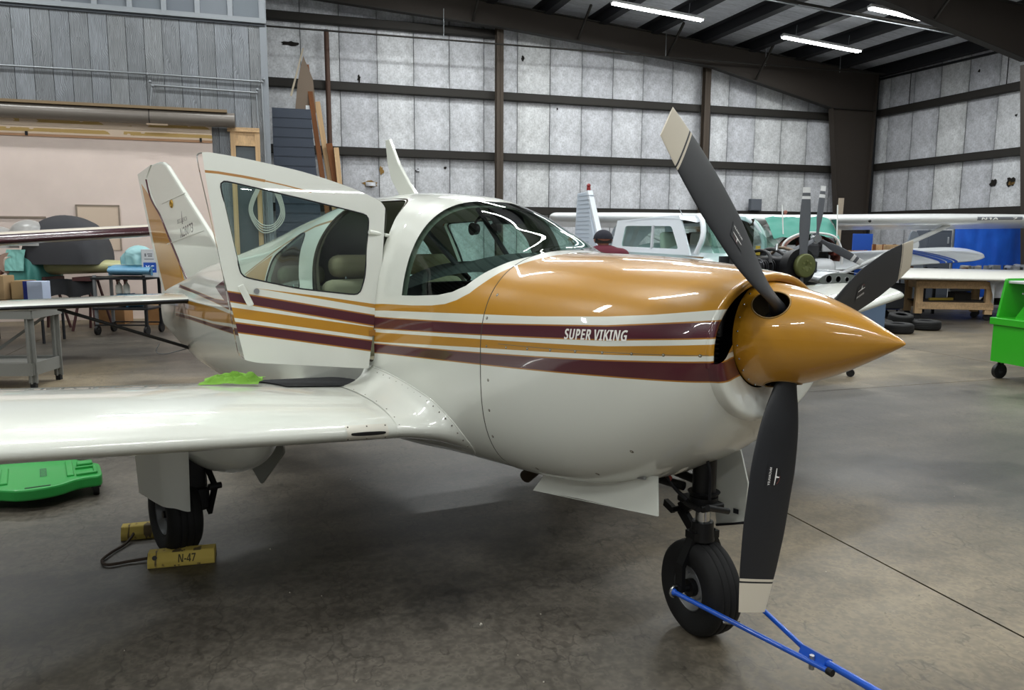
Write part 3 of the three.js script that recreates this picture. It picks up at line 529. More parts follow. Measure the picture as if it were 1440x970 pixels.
// --- tail ---
{
  const solid = (pts, th, name, mat, parent, map) => { const bv = name === 'fin_skin' ? .02 : .008, g = extr(pts, th - 2 * bv, bv); g.translate(0, 0, -(th - 2 * bv) / 2); return obj(name, g, mat, parent); };
  const fin = part('tail_fin', plane);
  const LE = [[-5.30, 1.36], [-5.49, 1.44], [-6.16, 1.84], [-6.79, 2.21], [-6.90, 2.275], [-7.02, 2.315], [-7.16, 2.325], [-7.40, 2.315]], hinge = [[-7.62, 2.17], [-7.50, 1.98], [-7.18, 1.77], [-6.93, 1.55], [-6.67, 1.33], [-6.35, 1.09]];
  const finS = [...LE, ...[[-7.60, 2.19], [-7.44, 1.98], [-7.17, 1.77], [-6.92, 1.55], [-6.66, 1.33], [-6.45, 1.06], [-6.0, 1.0], [-5.2, 1.2]]];
  solid(finS, .05, 'fin_skin', paintPlain, fin);
  const rud = [[-7.42, 2.315], [-7.95, 2.245], [-7.70, 1.74], [-7.41, 1.21], [-7.19, .90], [-7.10, .60], [-6.72, .56], [-6.50, 1.05], [-6.68, 1.33], [-6.94, 1.55], [-7.19, 1.77], [-7.46, 1.98], [-7.62, 2.19], [-7.47, 2.30]];
  const r = part('rudder', plane); solid(rud, .045, 'rudder_skin', paintPlain, r);
  const gold = [[-7.80, 2.13], [-7.60, 1.74], [-7.31, 1.21], [-7.10, .90], [-6.56, .90], [-6.50, 1.05], [-6.68, 1.33], [-6.94, 1.55], [-7.20, 1.77], [-7.50, 1.98]];
  const g = extr(gold, .052); g.translate(0, 0, -.026); obj('gold_panel', g, paintGold, r);
  const edge = hinge.map((p) => V3(p[0] + .01, p[1], .027)); obj('pinstripe', [new THREE.TubeGeometry(new THREE.CatmullRomCurve3(edge), 40, .009, 6)], paintMaroon, fin);
  obj('fin_joint', [rod([-7.0, 1.49, .0255], [-5.9, 1.62, .0255], .004, .004, 6), rod([-7.1, 1.90, .0255], [-6.35, 1.98, .0255], .004, .004, 6)], M(0xcfcfc8, .5), fin);
  obj('tie_ring', tf(new THREE.TorusGeometry(.03, .012, 8, 20), -6.78, 1.89, .028), M(0xb08a3a, .4, .5), fin);
  const onFin = (name, x0, x1, y0, y1, slope, tex) => obj(name, grid(1, 1, (a, b) => [lerp(x0, x1, a), lerp(y0, y1, b) + slope * a, .0262]), MP(0xffffff, .32, { ...gloss, map: tex }), fin);
  const sheetOf = (w, h, f) => canvasTex(w, h, (c) => { c.fillStyle = '#dfe1d8'; c.fillRect(0, 0, w, h); c.fillStyle = '#111114'; c.textAlign = 'center'; f(c); });
  onFin('registration', -6.65, -6.09, 1.525, 1.645, .085, sheetOf(512, 112, (c) => { c.font = 'bold 104px sans-serif'; c.save(); c.translate(256, 98); c.scale(.98, 1.14); c.fillText('N28073', 0, 0, 500); c.restore(); }));
  onFin('maker_emblem', -6.64, -6.33, 1.665, 1.80, .035, sheetOf(256, 112, (c) => { c.font = 'bold 46px serif'; c.fillText('BELLANCA', 128, 92, 250); c.beginPath(); c.moveTo(120, 4); c.lineTo(127, 4); c.lineTo(142, 108); c.lineTo(118, 108); c.fill(); }));
  for (const s of [1, -1]) {
    const st = part('stabilizer', plane), top = grid(40, 20, (a, b) => { const z = lerp(.08, 1.72, b), c = lerp(.98, .74, b), xl = -5.93 - .06 * b, t = a * TAU, x = .5 - .5 * Math.cos(t), y = .045 * Math.sin(t) * (1 - .5 * x) * 1.1; return [xl - x * c, .985 + y, s * z]; }, true, s > 0);
    obj('stabilizer_skin', top, paintPlain, st);
    obj('stabilizer_tip', tf(rbox(.74, .05, .03, .012), -6.36, .985, s * 1.72), paintPlain, st);
    obj('leading_edge_boot', grid(10, 20, (a, b) => { const z = lerp(.1, 1.73, b), xl = -5.93 - .06 * b, t = lerp(-.85, .28, a), x = (.5 - .5 * Math.cos(t)) * .86; return [xl + .004 - x, .985 + .047 * Math.sin(t), s * z]; }), rubber, st);
    obj('strut', tf(rod([-6.14, .95, s * 1.2], [-6.2, .51, s * .11], .015), 0, 0, 0), black, st);
  }
  obj('tail_wire', tube([[-6.25, .50, .1], [-6.35, .45, .3], [-6.5, .46, .33], [-6.6, .52, .27]], .005, 20, 6), galv, plane);
  // roof antenna
  const an = extr([[-2.37, 0], [-2.45, .07], [-2.56, .19], [-2.655, .335], [-2.70, .335], [-2.68, .20], [-2.64, .1], [-2.545, 0]], .012, .005); an.translate(0, 1.812, -.006); obj('antenna', an, paintPlain, plane);
}
// --- lettering on the cowl ---
{
  const font = await new FontLoader().loadAsync('fonts/droid/droid_sans_bold.typeface.json');
  const g = new TextGeometry('SUPER VIKING', { font, size: .0385, depth: .001, curveSegments: 5 }); g.computeBoundingBox();
  const w = g.boundingBox.max.x, P = g.attributes.position; const q = g.clone();
  for (let i = 0; i < P.count; i++) { const x = -.645 + P.getX(i) / w * .268, y = 1.2005 + .105 * (x + .645) * .55 + P.getY(i); P.setXYZ(i, x, y, hullZ(x, y) + .0008 + P.getZ(i)); }
  g.computeVertexNormals(); obj('lettering', g, M(0xece9e2, .5), plane);
}
// --- open cabin door, swung about its front edge ---
{
  const door = tag(part('cabin_door', plane, [-1.92, 0, .56]), 'open cabin door with a large window'); door.rotation.y = 65 * RAD;
  const out = rounded([[-.640, 1.0], [-.56, .975], [-.02, .925], [.004, .975], [.048, 1.48], [.078, 1.69], [.055, 1.745], [-.075, 1.806], [-.30, 1.880], [-.586, 1.940], [-.75, 1.964], [-.795, 1.955], [-.785, 1.89], [-.70, 1.45]], [.08, .03, .03, .03, .1, .05, .04, .1, .1, .1, .03, .02, .04, .1]);
  const win = rounded([[-.695, 1.835], [-.34, 1.757], [-.012, 1.678], [-.04, 1.378], [-.068, 1.293], [-.353, 1.328], [-.61, 1.388]].reverse(), [.03, .03, .03, .03, .03, .05, .04]);
  const bend = (x, y) => -.26 * Math.max(0, y - 1.42) ** 1.6 - .02 * Math.max(0, 1.2 - y);
  const DX = [-.85, .12, .88, 2.0];
  const map = canvasTex(1024, 1182, (c, W, H) => {
    const S = W / (DX[1] - DX[0]), X = (x, y) => [(x - DX[0]) * S, (DX[3] - y) * H / (DX[3] - DX[2])];
    c.fillStyle = CREAM; c.fillRect(0, 0, W, H);
    for (const [col, a, b, q, d] of [[MAROON, 1.320, 1.283, 1.180, 1.138], [GOLD, 1.247, 1.200, 1.125, 1.082], [MAROON, 1.173, 1.136, 1.055, 1.013]]) {
      if (col === MAROON) band(c, X, GOLDLINE, [[-.85, a + .036], [.12, q - .008], [.12, d - .026], [-.85, b + .022]].map((p, i) => [p[0], p[1] + (i < 2 ? .0 : 0)]));
      band(c, X, col, [[-.85, a + .029], [.12, q - .014], [.12, d - .019], [-.85, b + .028]]);
    }
    band(c, X, GOLD, [[-.55, 1.332], [-.25, 1.289], [.12, 1.228], [.12, 1.205], [-.25, 1.276]]);
    c.strokeStyle = GOLDLINE; c.lineWidth = .012 * S; c.beginPath(); [[-.85, 1.879], [-.7, 1.868], [-.59, 1.852], [-.49, 1.834]].forEach((p, i) => (i ? c.lineTo : c.moveTo).call(c, ...X(...p))); c.stroke();
    c.lineWidth = .006 * S; c.beginPath(); [[-.5, 1.836], [-.4, 1.815], [-.28, 1.785]].forEach((p, i) => (i ? c.lineTo : c.moveTo).call(c, ...X(...p))); c.stroke();
  });
  const uv = (x, y) => [(x - DX[0]) / (DX[1] - DX[0]), (y - DX[2]) / (DX[3] - DX[2])];
  obj('door_panel', sheet(out, [win], bend, .045, 60, uv), MP(0xffffff, .32, { ...gloss, map }), door);
  obj('door_glass', splitBy(grid(30, 30, (a, b) => { const x = lerp(-.8, .1, a), y = lerp(1.2, 1.95, b); return [x, y, bend(x, y) - .02]; }), win).inside, glassTint, door);
  obj('window_seal', new THREE.TubeGeometry(new THREE.CatmullRomCurve3(win.map((p) => V3(p[0], p[1], bend(...p) + .0005)), true), 120, .0035, 6, true), rubber, door);
  obj('door_handle', [tf(rbox(.03, .11, .016, .007), -.592, 1.30, .03, 0, 0, .42), rod([-.612, 1.338, 0], [-.612, 1.338, .03], .011)], paintPlain, door);
  obj('door_lock', tf(new THREE.CylinderGeometry(.013, .013, .012, 20), -.545, 1.318, .004, Math.PI / 2), alum, door);
  obj('hinge_arm', [rod([-.015, 1.598, -.0], [.13, 1.572, -.06], .011, .008), tf(new THREE.SphereGeometry(.014, 12, 8), .13, 1.572, -.06)], paintPlain, door);
  obj('hinge_plate', rbox(.05, .03, .006, .002, -.0, 1.105, .004), M(0x9c6a22, .4), door);
  obj('inner_pocket', rbox(.4, .16, .02, .01, -.3, 1.1, -.055), fabricTan, door);
}
// --- landing gear ---
const tyre = (R, w, rim) => lathe([[rim, -w * .36], [rim + .012, -w * .44], [R * .72, -w * .5], [R * .86, -w * .49], [R * .95, -w * .40], [R * .985, -w * .30], [R * .992, -w * .21], [R * .972, -w * .2], [R * .972, -w * .175], [R, -w * .165], [R, -w * .03], [R * .978, -w * .022], [R * .978, w * .022], [R, w * .03], [R, w * .165], [R * .972, w * .175], [R * .972, w * .2], [R * .992, w * .21], [R * .985, w * .30], [R * .95, w * .40], [R * .86, w * .49], [R * .72, w * .5], [rim + .012, w * .44], [rim, w * .36]], 72).rotateX(Math.PI / 2);
const rimGeo = (rim, w) => [lathe([[.018, w * .22], [.045, w * .24], [.05, w * .16], [rim * .62, w * .12], [rim * .72, w * .2], [rim * .9, w * .26], [rim * .95, w * .38], [rim + .004, w * .40], [rim + .004, -w * .40], [rim * .95, -w * .38], [rim * .9, -w * .26], [rim * .62, -w * .12], [.05, -w * .16], [.045, -w * .24], [.018, -w * .22]], 48).rotateX(Math.PI / 2)];
const wheelBolts = (r, z) => Array.from({ length: 8 }, (_, k) => tf(new THREE.CylinderGeometry(.006, .006, .012, 6), r * Math.cos(k * Math.PI / 4), r * Math.sin(k * Math.PI / 4), z, Math.PI / 2));
const gearBlack = M(0x131315, .45, .3);
function mainGear(sd) {
  const g = part('main_gear', plane, [-2.52, 0, 1.37 * sd]);
  obj('tire', tyre(.203, .165, .1).translate(0, .201, 0), tyreRubber, g);
  obj('wheel_rim', [...rimGeo(.1, .165), ...wheelBolts(.062, .03), ...wheelBolts(.062, -.03)].map((q) => q.translate(0, .201, 0)), M(0x6c6e70, .4, .7), g);
  obj('axle', rod([0, .201, .06 * sd], [0, .201, -.14 * sd], .018), gearBlack, g);
  obj('leg', [bar([.02, .2, -.13 * sd], [.05, .78, -.1 * sd], .06, .045), rod([.03, .34, -.12 * sd], [.06, .8, -.09 * sd], .034), rbox(.13, .34, .10, .02, .06, .50, -.075 * sd)], gearBlack, g);
  obj('torque_link', [bar([.10, .2, -.135 * sd], [.2, .36, -.135 * sd], .03, .02), bar([.2, .36, -.135 * sd], [.07, .5, -.12 * sd], .03, .02), rod([.2, .36, -.165 * sd], [.2, .36, -.105 * sd], .016)], gearBlack, g);
  obj('brake', tf(rbox(.07, .11, .06, .012), .09, .28, -.105 * sd), gearBlack, g);
  // leg fairing: a curved door in front of and beside the wheel
  const f = grid(28, 20, (a, b) => { const y = lerp(.30, .70, b), top = 1 - b, t = lerp(-.08, 1.25, a), low = (.035 * smooth(.35, 1, a) - .03 * smooth(.4, 0, a)) * (1 - b); const r = lerp(.118, .135, b); return [.235 - .17 * (1 - Math.cos(t)) + .02 * b - .55 * Math.max(0, t - .7) * .4, y + low, sd * (.01 + r * Math.sin(t) * 1.35)]; }, false, sd < 0);
  obj('leg_fairing', f, paintPlain, g);
  const b = part('gear_fairing', plane, [-2.42, .60, 1.15 * sd]);
  const egg = new THREE.SphereGeometry(1, 40, 28); { const P = egg.attributes.position; for (let i = 0; i < P.count; i++) { const x = P.getX(i); P.setXYZ(i, x * (x > 0 ? .44 : .62), P.getY(i) * .205 + .02, P.getZ(i) * .225); } egg.computeVertexNormals(); }
  obj('fairing_shell', egg, paintPlain, b);
  const dr = extr(rounded([[.10, .0], [.13, -.13], [-.06, -.335], [-.2, -.18], [-.18, .0]], .02), .008); obj('inner_gear_door', tf(dr, 0, 0, -.235 * sd, 0, .3 * sd), M(0x9a9a92, .5), b);
}
mainGear(1); mainGear(-1);
{
  const g = part('nose_gear', plane, [-.345, 0, 0]), ro = new THREE.Matrix4().makeRotationY(-17 * RAD), st = (list) => list.map((q) => q.applyMatrix4(ro));
  const R = .192, w = .15;
  obj('tire', st([tyre(R, w, .088).translate(0, .191, 0)]), tyreRubber, g);
  obj('wheel_rim', st([...rimGeo(.088, w), ...wheelBolts(.06, .028)].map((q) => q.translate(0, .191, 0))), M(0xa0a2a4, .4, .7), g);
  obj('axle', st([rod([0, .191, -.115], [0, .191, .115], .014), rod([0, .191, .1], [0, .191, .118], .024), rod([0, .191, .03], [0, .191, .06], .036)]), gearBlack, g);
  for (const s of [1, -1]) obj('fork_leg', st([bar([-.0, .19, .098 * s], [-.0, .30, .098 * s], .045, .016), bar([0, .29, .098 * s], [0, .43, .035 * s], .042, .02)]), gearBlack, g);
  obj('fork_crown', st([tf(new THREE.CylinderGeometry(.042, .05, .075, 24), 0, .425, 0), bar([0, .41, -.06], [0, .41, .06], .06, .03)]), gearBlack, g);
  obj('piston', tf(new THREE.CylinderGeometry(.029, .029, .16, 28), 0, .50, 0), chrome, g);
  obj('strut', [tf(new THREE.CylinderGeometry(.046, .046, .34, 28), 0, .70, 0), tf(new THREE.CylinderGeometry(.056, .056, .045, 28), 0, .545, 0), tf(new THREE.CylinderGeometry(.064, .05, .02, 28), 0, .575, 0)], gearBlack, g);
  obj('steering_collar', st([rbox(.17, .03, .11, .01, -.02, .535, 0), rod([-.02, .54, .07], [.09, .55, .09], .011), rod([.1, .53, -.04], [.13, .57, .08], .012)]), gearBlack, g);
  obj('torque_link', st([bar([-.05, .53, 0], [-.145, .465, 0], .05, .02), bar([-.145, .465, 0], [-.05, .40, 0], .045, .02), rod([-.15, .465, -.045], [-.15, .465, .045], .012), bar([-.155, .46, .03], [-.215, .475, .03], .03, .02)]), gearBlack, g);
  obj('drag_brace', [rod([-.06, .6, .05], [-.5, .62, .1], .018), rod([-.06, .6, -.05], [-.5, .62, -.1], .018), rod([-.5, .62, .1], [-.55, .8, .1], .016), bar([-.1, .66, .06], [-.6, .57, .06], .03, .02)], gearBlack, g);
  obj('gear_well', [box(.42, .012, .26, -.30, .665, 0), box(.16, .012, .2, -.03, .74, 0, 0, 0, .5)], darkCavity, g);
  obj('brake_hose', tube([[-.08, .78, .05], [-.14, .68, .08], [-.1, .6, .07], [-.02, .56, .08]], .008, 20, 6), rubber, g); obj('brake_hose', tube([[.03, .8, .07], [.08, .7, .08], [.07, .58, .06]], .006, 20, 6), rubber, g);
  tag(obj('warning_tag', tf(box(.06, .022, .002), -.13, .635, .075, 0, 0, -.45), M(0xa04a44, .7), g), 'small red warning tag');
  // doors
  const rd = sheet([[-1.085, .448], [-.99, .585], [-.9, .60], [-.405, .672], [-.378, .528]].reverse(), [], (x, y) => .05 * Math.abs(x + .82) - .16 * (y - .56), .008, 24); const d1 = part('nose_gear_door', plane, [0, 0, .215]); obj('door_skin', rd, paintPlain, d1); obj('door_hinge', rod([-.95, .59, .0], [-.45, .66, .02], .008), alum, d1);
  const ld = sheet([[-.455, .70], [-.40, .46], [-.385, .395], [-.262, .44], [-.262, .60], [-.315, .745]], [], (x, y) => .09 * (.75 - y) - .5 * (x + .36) ** 2, .008, 20); const d2 = part('nose_gear_door', plane, [0, 0, -.185]); obj('door_skin', ld, paintPlain, d2);
  obj('placard', tf(box(.024, .02, .001), -.30, .478, .026, 0, .05), M(0x2a2c30, .5), d2); obj('rubber_edge', rod([-.387, .396, .03], [-.262, .44, .02], .006), rubber, d2);
  obj('exhaust_pipe', tube([[-1.15, .60, .1], [-1.2, .52, .1], [-1.3, .43, .1]], .032, 20, 16), M(0x3f3428, .6, .6), plane);
}
// ---------- things on the floor round the aeroplane ----------
{
  const blue = MP(0x1456c4, .35, { clearcoat: .6, clearcoatRoughness: .15 });
  const t = thing('tow_bar', 'blue forked tow bar hooked to the nose wheel axle', 'tow bar', [1.06, 0, -2.56]);
  const L = (x, y, z) => [x - 1.06, y, z + 2.56];
  const A = L(.645, .191, -2.90), B = L(.90, .191, -3.02), J = L(1.015, .178, -2.49), K = L(1.03, .178, -2.455), E0 = L(1.45, .20, -1.62);
  const along = (k, s = 0) => { const d = V3(E0[0] - K[0], E0[1] - K[1], E0[2] - K[2]).normalize(); return [K[0] + d.x * k - d.z * s, K[1] + d.y * k - .012 * (s > 0), K[2] + d.z * k + d.x * s]; };
  obj('fork_arm', [rod(A, along(.075, .02), .0095, .0095, 14), tf(new THREE.SphereGeometry(.014, 14, 10), ...A)], blue, t);
  obj('fork_arm', rod(B, J, .0095, .0095, 14), blue, t);
  obj('clamp', [bar(along(-.05), along(.055), .034, .03), bar(along(-.005, .022), along(.045, .022), .024, .014)], blue, t);
  obj('handle', rod(K, E0, .0125, .0125, 16), blue, t); obj('cross_grip', rod(along(1.0, -.14), along(1.0, .14), .014), black, t);
  obj('bolt', tf(new THREE.CylinderGeometry(.009, .009, .05, 6), ...along(.01, .024)), alum, t);
  obj('end_cap', rod(along(.072, .02), along(.092, .02), .0125), black, t);
  obj('hook_ring', tf(new THREE.TorusGeometry(.021, .006, 8, 24), A[0] + .005, A[1], A[2] - .005, 0, .4), chrome, t);
  obj('axle_pin', rod(L(.80, .15, -2.74), L(.85, .165, -2.70), .007), chrome, t);
}
{
  const yellowPaint = texture(256, 64, (u, v) => { const n = fbmWood(u, v), worn = smooth(.62, .68, n + .25 * Math.max(0, Math.abs(u - .5) - .42) * 8 + .5 * Math.max(0, Math.abs(v - .5) - .40)); return [lerp(184, 92, worn), lerp(162, 78, worn), lerp(76, 50, worn)]; });
  function fbmWood(u, v) { fbmWood.f = fbmWood.f || fbm(61, 8, 4); return fbmWood.f(u, v * .25); }
  const paint = M(0xffffff, .75, 0, { map: yellowPaint });
  const chock = (name, label, x, z, turn, textMap) => {
    const t = thing(name, label, 'wheel chock', [x, 0, z], turn, 'yellow wooden wheel chocks');
    obj('block', uvFit(extr(rounded([[-.055, 0], [.055, 0], [.045, .03], [.03, .068], [-.03, .068], [-.055, .03]], .008), .30).translate(0, 0, -.15).rotateY(Math.PI / 2)), paint, t);
    return t;
  };
  function uvFit(g) { const P = g.attributes.position, T = g.attributes.uv; for (let i = 0; i < P.count; i++) T.setXY(i, (P.getX(i) + .15) / .3, (P.getY(i) + P.getZ(i) + .06) / .19); return g; }
  const c1 = chock('wheel_chock', 'yellow wooden chock lettered N-47 in front of the main wheel', -1.60, -3.60, .26);
  const mark = canvasTex(256, 64, (c) => { c.fillStyle = '#b8a24c'; c.fillRect(0, 0, 256, 64); c.fillStyle = '#3b3418'; c.font = 'bold 56px sans-serif'; c.textAlign = 'center'; c.fillText('N-47', 128, 52); });
  obj('lettering', grid(1, 8, (a, b) => ((y) => [lerp(-.06, .11, a), y, y < .03 ? .0568 : .0568 - (y - .03) * .655, a, b])(lerp(.012, .066, b))), M(0xffffff, .75, 0, { map: mark }), c1);
  obj('rope_hole', tf(new THREE.CylinderGeometry(.011, .011, .31, 14), 0, 0, 0).scale(1, .02, 1).rotateX(.95).translate(-.118, .05, .046), black, c1);
  chock('wheel_chock', 'yellow wooden chock behind the main wheel', -1.90, -3.945, .30);
  const r = obj('rope', tube([[-1.72, .05, -3.555], [-1.76, .02, -3.60], [-1.85, .012, -3.575], [-1.935, .012, -3.535], [-1.985, .012, -3.58], [-1.99, .012, -3.68], [-1.975, .012, -3.78], [-1.97, .03, -3.86], [-1.985, .05, -3.915]], .007, 80, 8), M(0x3a2f26, .95)); tag(r, 'dark cord joining the two yellow chocks', 'cord');
}
{ // green mechanic's creeper
  const green = MP(0x259640, .45, { clearcoat: .2 }), t = thing('creeper', 'green moulded mechanic\'s creeper on black wheels lying under the wing tip side', 'creeper', [-2.95, 0, -4.67], .55);
  const half = [[.0, .44], [.11, .42], [.19, .35], [.25, .33], [.33, .34], [.34, .27], [.34, .04], [.28, -.03], [.21, -.14], [.2, -.34], [.26, -.46], [.28, -.7], [.2, -.78], [0, -.8]];
  const out = [...half, ...half.slice(1, -1).reverse().map(([x, y]) => [-x, y])].map(([x, y]) => [x, y]);
  const body = extr(rounded(out, .05), .045, .012); body.rotateX(-Math.PI / 2); body.scale(1, 1, -1); 
  { const I = body.index; if (!I) { const P = body.attributes.position, N = body.attributes.normal; for (let i = 0; i < P.count; i += 3) for (const A of [P, N, body.attributes.uv]) for (let k = 0; k < A.itemSize; k++) { const a = A.array[(i + 1) * A.itemSize + k]; A.array[(i + 1) * A.itemSize + k] = A.array[(i + 2) * A.itemSize + k]; A.array[(i + 2) * A.itemSize + k] = a; } } }
  obj('bed', body.translate(0, .075, 0), green, t);
  for (const q of [-.17, .17]) obj('raised_rib', rbox(.04, .018, .34, .008, q, .135, .1), green, t);
  for (const s of [-1, 1]) {
    const c = part('wheel_box', t, [s * .255, .128, .2]); obj('frame', [rbox(.11, .04, .02, .006, 0, 0, .075), rbox(.11, .04, .02, .006, 0, 0, -.075), rbox(.02, .04, .15, .006, s * .05, 0, 0), rbox(.09, .045, .07, .012, 0, .01, -.14)], green, c); obj('recess', rbox(.09, .01, .13, .003, -s * .005, -.004, 0), M(0x1d7a34, .7), c);
    if (s < 0) obj('label_sticker', rbox(.06, .002, .05, .0005, .0, .003, .02), M(0xd8d8d0, .6), c);
  }
  const lt = canvasTex(256, 64, (c) => { c.fillStyle = '#259640'; c.fillRect(0, 0, 256, 64); c.fillStyle = '#14522a'; c.fillRect(6, 6, 244, 52); c.fillStyle = '#259640'; for (let k = 0; k < 9; k++) { c.fillRect(16 + 25 * k, 14, 5, 36); c.fillRect(16 + 25 * k, [14, 28, 45][k % 3], 16, 5); if (k % 2) c.fillRect(28 + 25 * k, 14, 5, 36); } });
  obj('name_plate', grid(1, 1, (a, b) => [.03 + lerp(.022, -.022, 1 - b), .1335, .1 + lerp(.1, -.1, a), a, b]), M(0xffffff, .5, 0, { map: lt }), t);
  obj('hand_slot', rbox(.13, .004, .018, .002, 0, .133, .4), M(0x14401f, .7), t);
  obj('headrest', rbox(.3, .05, .16, .02, 0, .15, -.62), M(0x161616, .8), t);
  for (const [x, z] of [[-.30, .27], [.30, .27], [.31, .02], [-.31, .02], [.24, -.66], [-.24, -.66]]) { const w = part('caster', t, [x, 0, z]); obj('wheel', tf(new THREE.CylinderGeometry(.055, .055, .032, 24), 0, .055, 0, 0, 0, Math.PI / 2), black, w); obj('fork', [box(.008, .06, .03, -.022, .075, 0), box(.008, .06, .03, .022, .075, 0)], M(0x2b2b2e, .5), w); }
}
{ // green rag on the wing
  const n = fbm(91, 4, 4), P = plane.localToWorld(V3(0, 0, 0)), at = (X, Y, Z) => { const v = V3(X, Y, Z).applyAxisAngle(V3(0, 1, 0), PLANE_TURN); return [v.x + PLANE_AT[0], v.y, v.z + PLANE_AT[2]]; };
  const t = obj('rag', grid(60, 40, (a, b) => { const x = a - .5, y = b - .5, e = smooth(.5, .34, Math.hypot(x, y * .9)), f = Math.abs(n(a * .9, b * .9) - .5) * 2; return [x * .27 + .03 * (n(b, a) - .5), .004 + e * (.014 + .06 * f * (1 - Math.abs(x * 1.2))), y * .2 + .03 * n(a, b)]; }), M(0x74a63a, .95)); tag(t, 'bright green crumpled rag lying on the wing behind the black walkway', 'rag');
  const w = wingPoint(1.13, .17); t.position.set(...at(w[0] - .06, w[1] + .014, 1.16)); t.rotation.y = PLANE_TURN + 1.0;
}
{ // litter on the concrete
  const at = [[-.10, -3.02], [.62, -4.9], [-.75, -3.5], [.2, -2.55], [2.2, -3.9], [2.6, -3.1], [-.45, -2.62], [-1.5, -2.9], [3.2, -5.2], [1.5, -3.4]], r = rng(17);
  const c = thing('debris', 'small crumpled dark scrap lying alone on the bare concrete in front', 'debris', [-.135, 0, -2.98]); obj('scrap', grid(10, 8, (a, b) => [(a - .5) * .045, .002 + .018 * concreteN(a, b) * Math.sin(Math.PI * a) * Math.sin(Math.PI * b) * 2, (b - .5) * .03]), M(0x5b574f, .9), c); obj('pale_edge', tf(box(.012, .006, .01), .012, .012, .004, 0, .5), M(0xb9b3a8, .9), c);
  const chips = []; for (let k = 0; k < 60; k++) { const x = -2.2 + 5.6 * r(), z = -2.3 - 4.2 * r(), s = .002 + .004 * r(); chips.push(tf(new THREE.TetrahedronGeometry(s), x, s * .5, z, r() * 3, r() * 3)); }
  const g = obj('floor_chips', chips, M(0xb5aea2, .9)); tag(g, 'tiny pale chips scattered over the concrete floor', 'debris'); stuff(g);
}
// ---------- the partition building on the left ----------
const woodN = fbm(41, 4, 5), woodL = lattice(43, 256);
const sidingMap = texture(1024, 1024, (u, v) => { const w = woodN(u, v), r = Math.sin((u * 46 + 5.5 * woodN(u * .5, v * .5 + .2) + 1.2 * Math.sin(v * 9 + 7 * w)) * 6.28), g = woodL(u * 240, v * 14); const k = .64 + .16 * (w - .5) + .07 * r + .14 * (g - .5); return [k * 184, k * 190, k * 198].map((x) => clamp(x, 0, 255)); });
const siding = [0xffffff, 0xfbfbfb, 0xfffdf9, 0xf5f4f2].map((c) => M(c, .8, 0, { map: sidingMap }));
const timberMap = texture(512, 512, (u, v) => { const w = woodN(u, v), g = woodL(u * 90, v * 6); const k = .84 + .22 * (w - .5) + .12 * (g - .5); return [k * 226, k * 188, k * 142].map((x) => clamp(x, 0, 255)); });
const timber = M(0xffffff, .8, 0, { map: timberMap }), timberDark = M(0x9a7458, .85, 0, { map: timberMap });
const VP = 16.3, UP = .24;                                              // front face and right end of the building
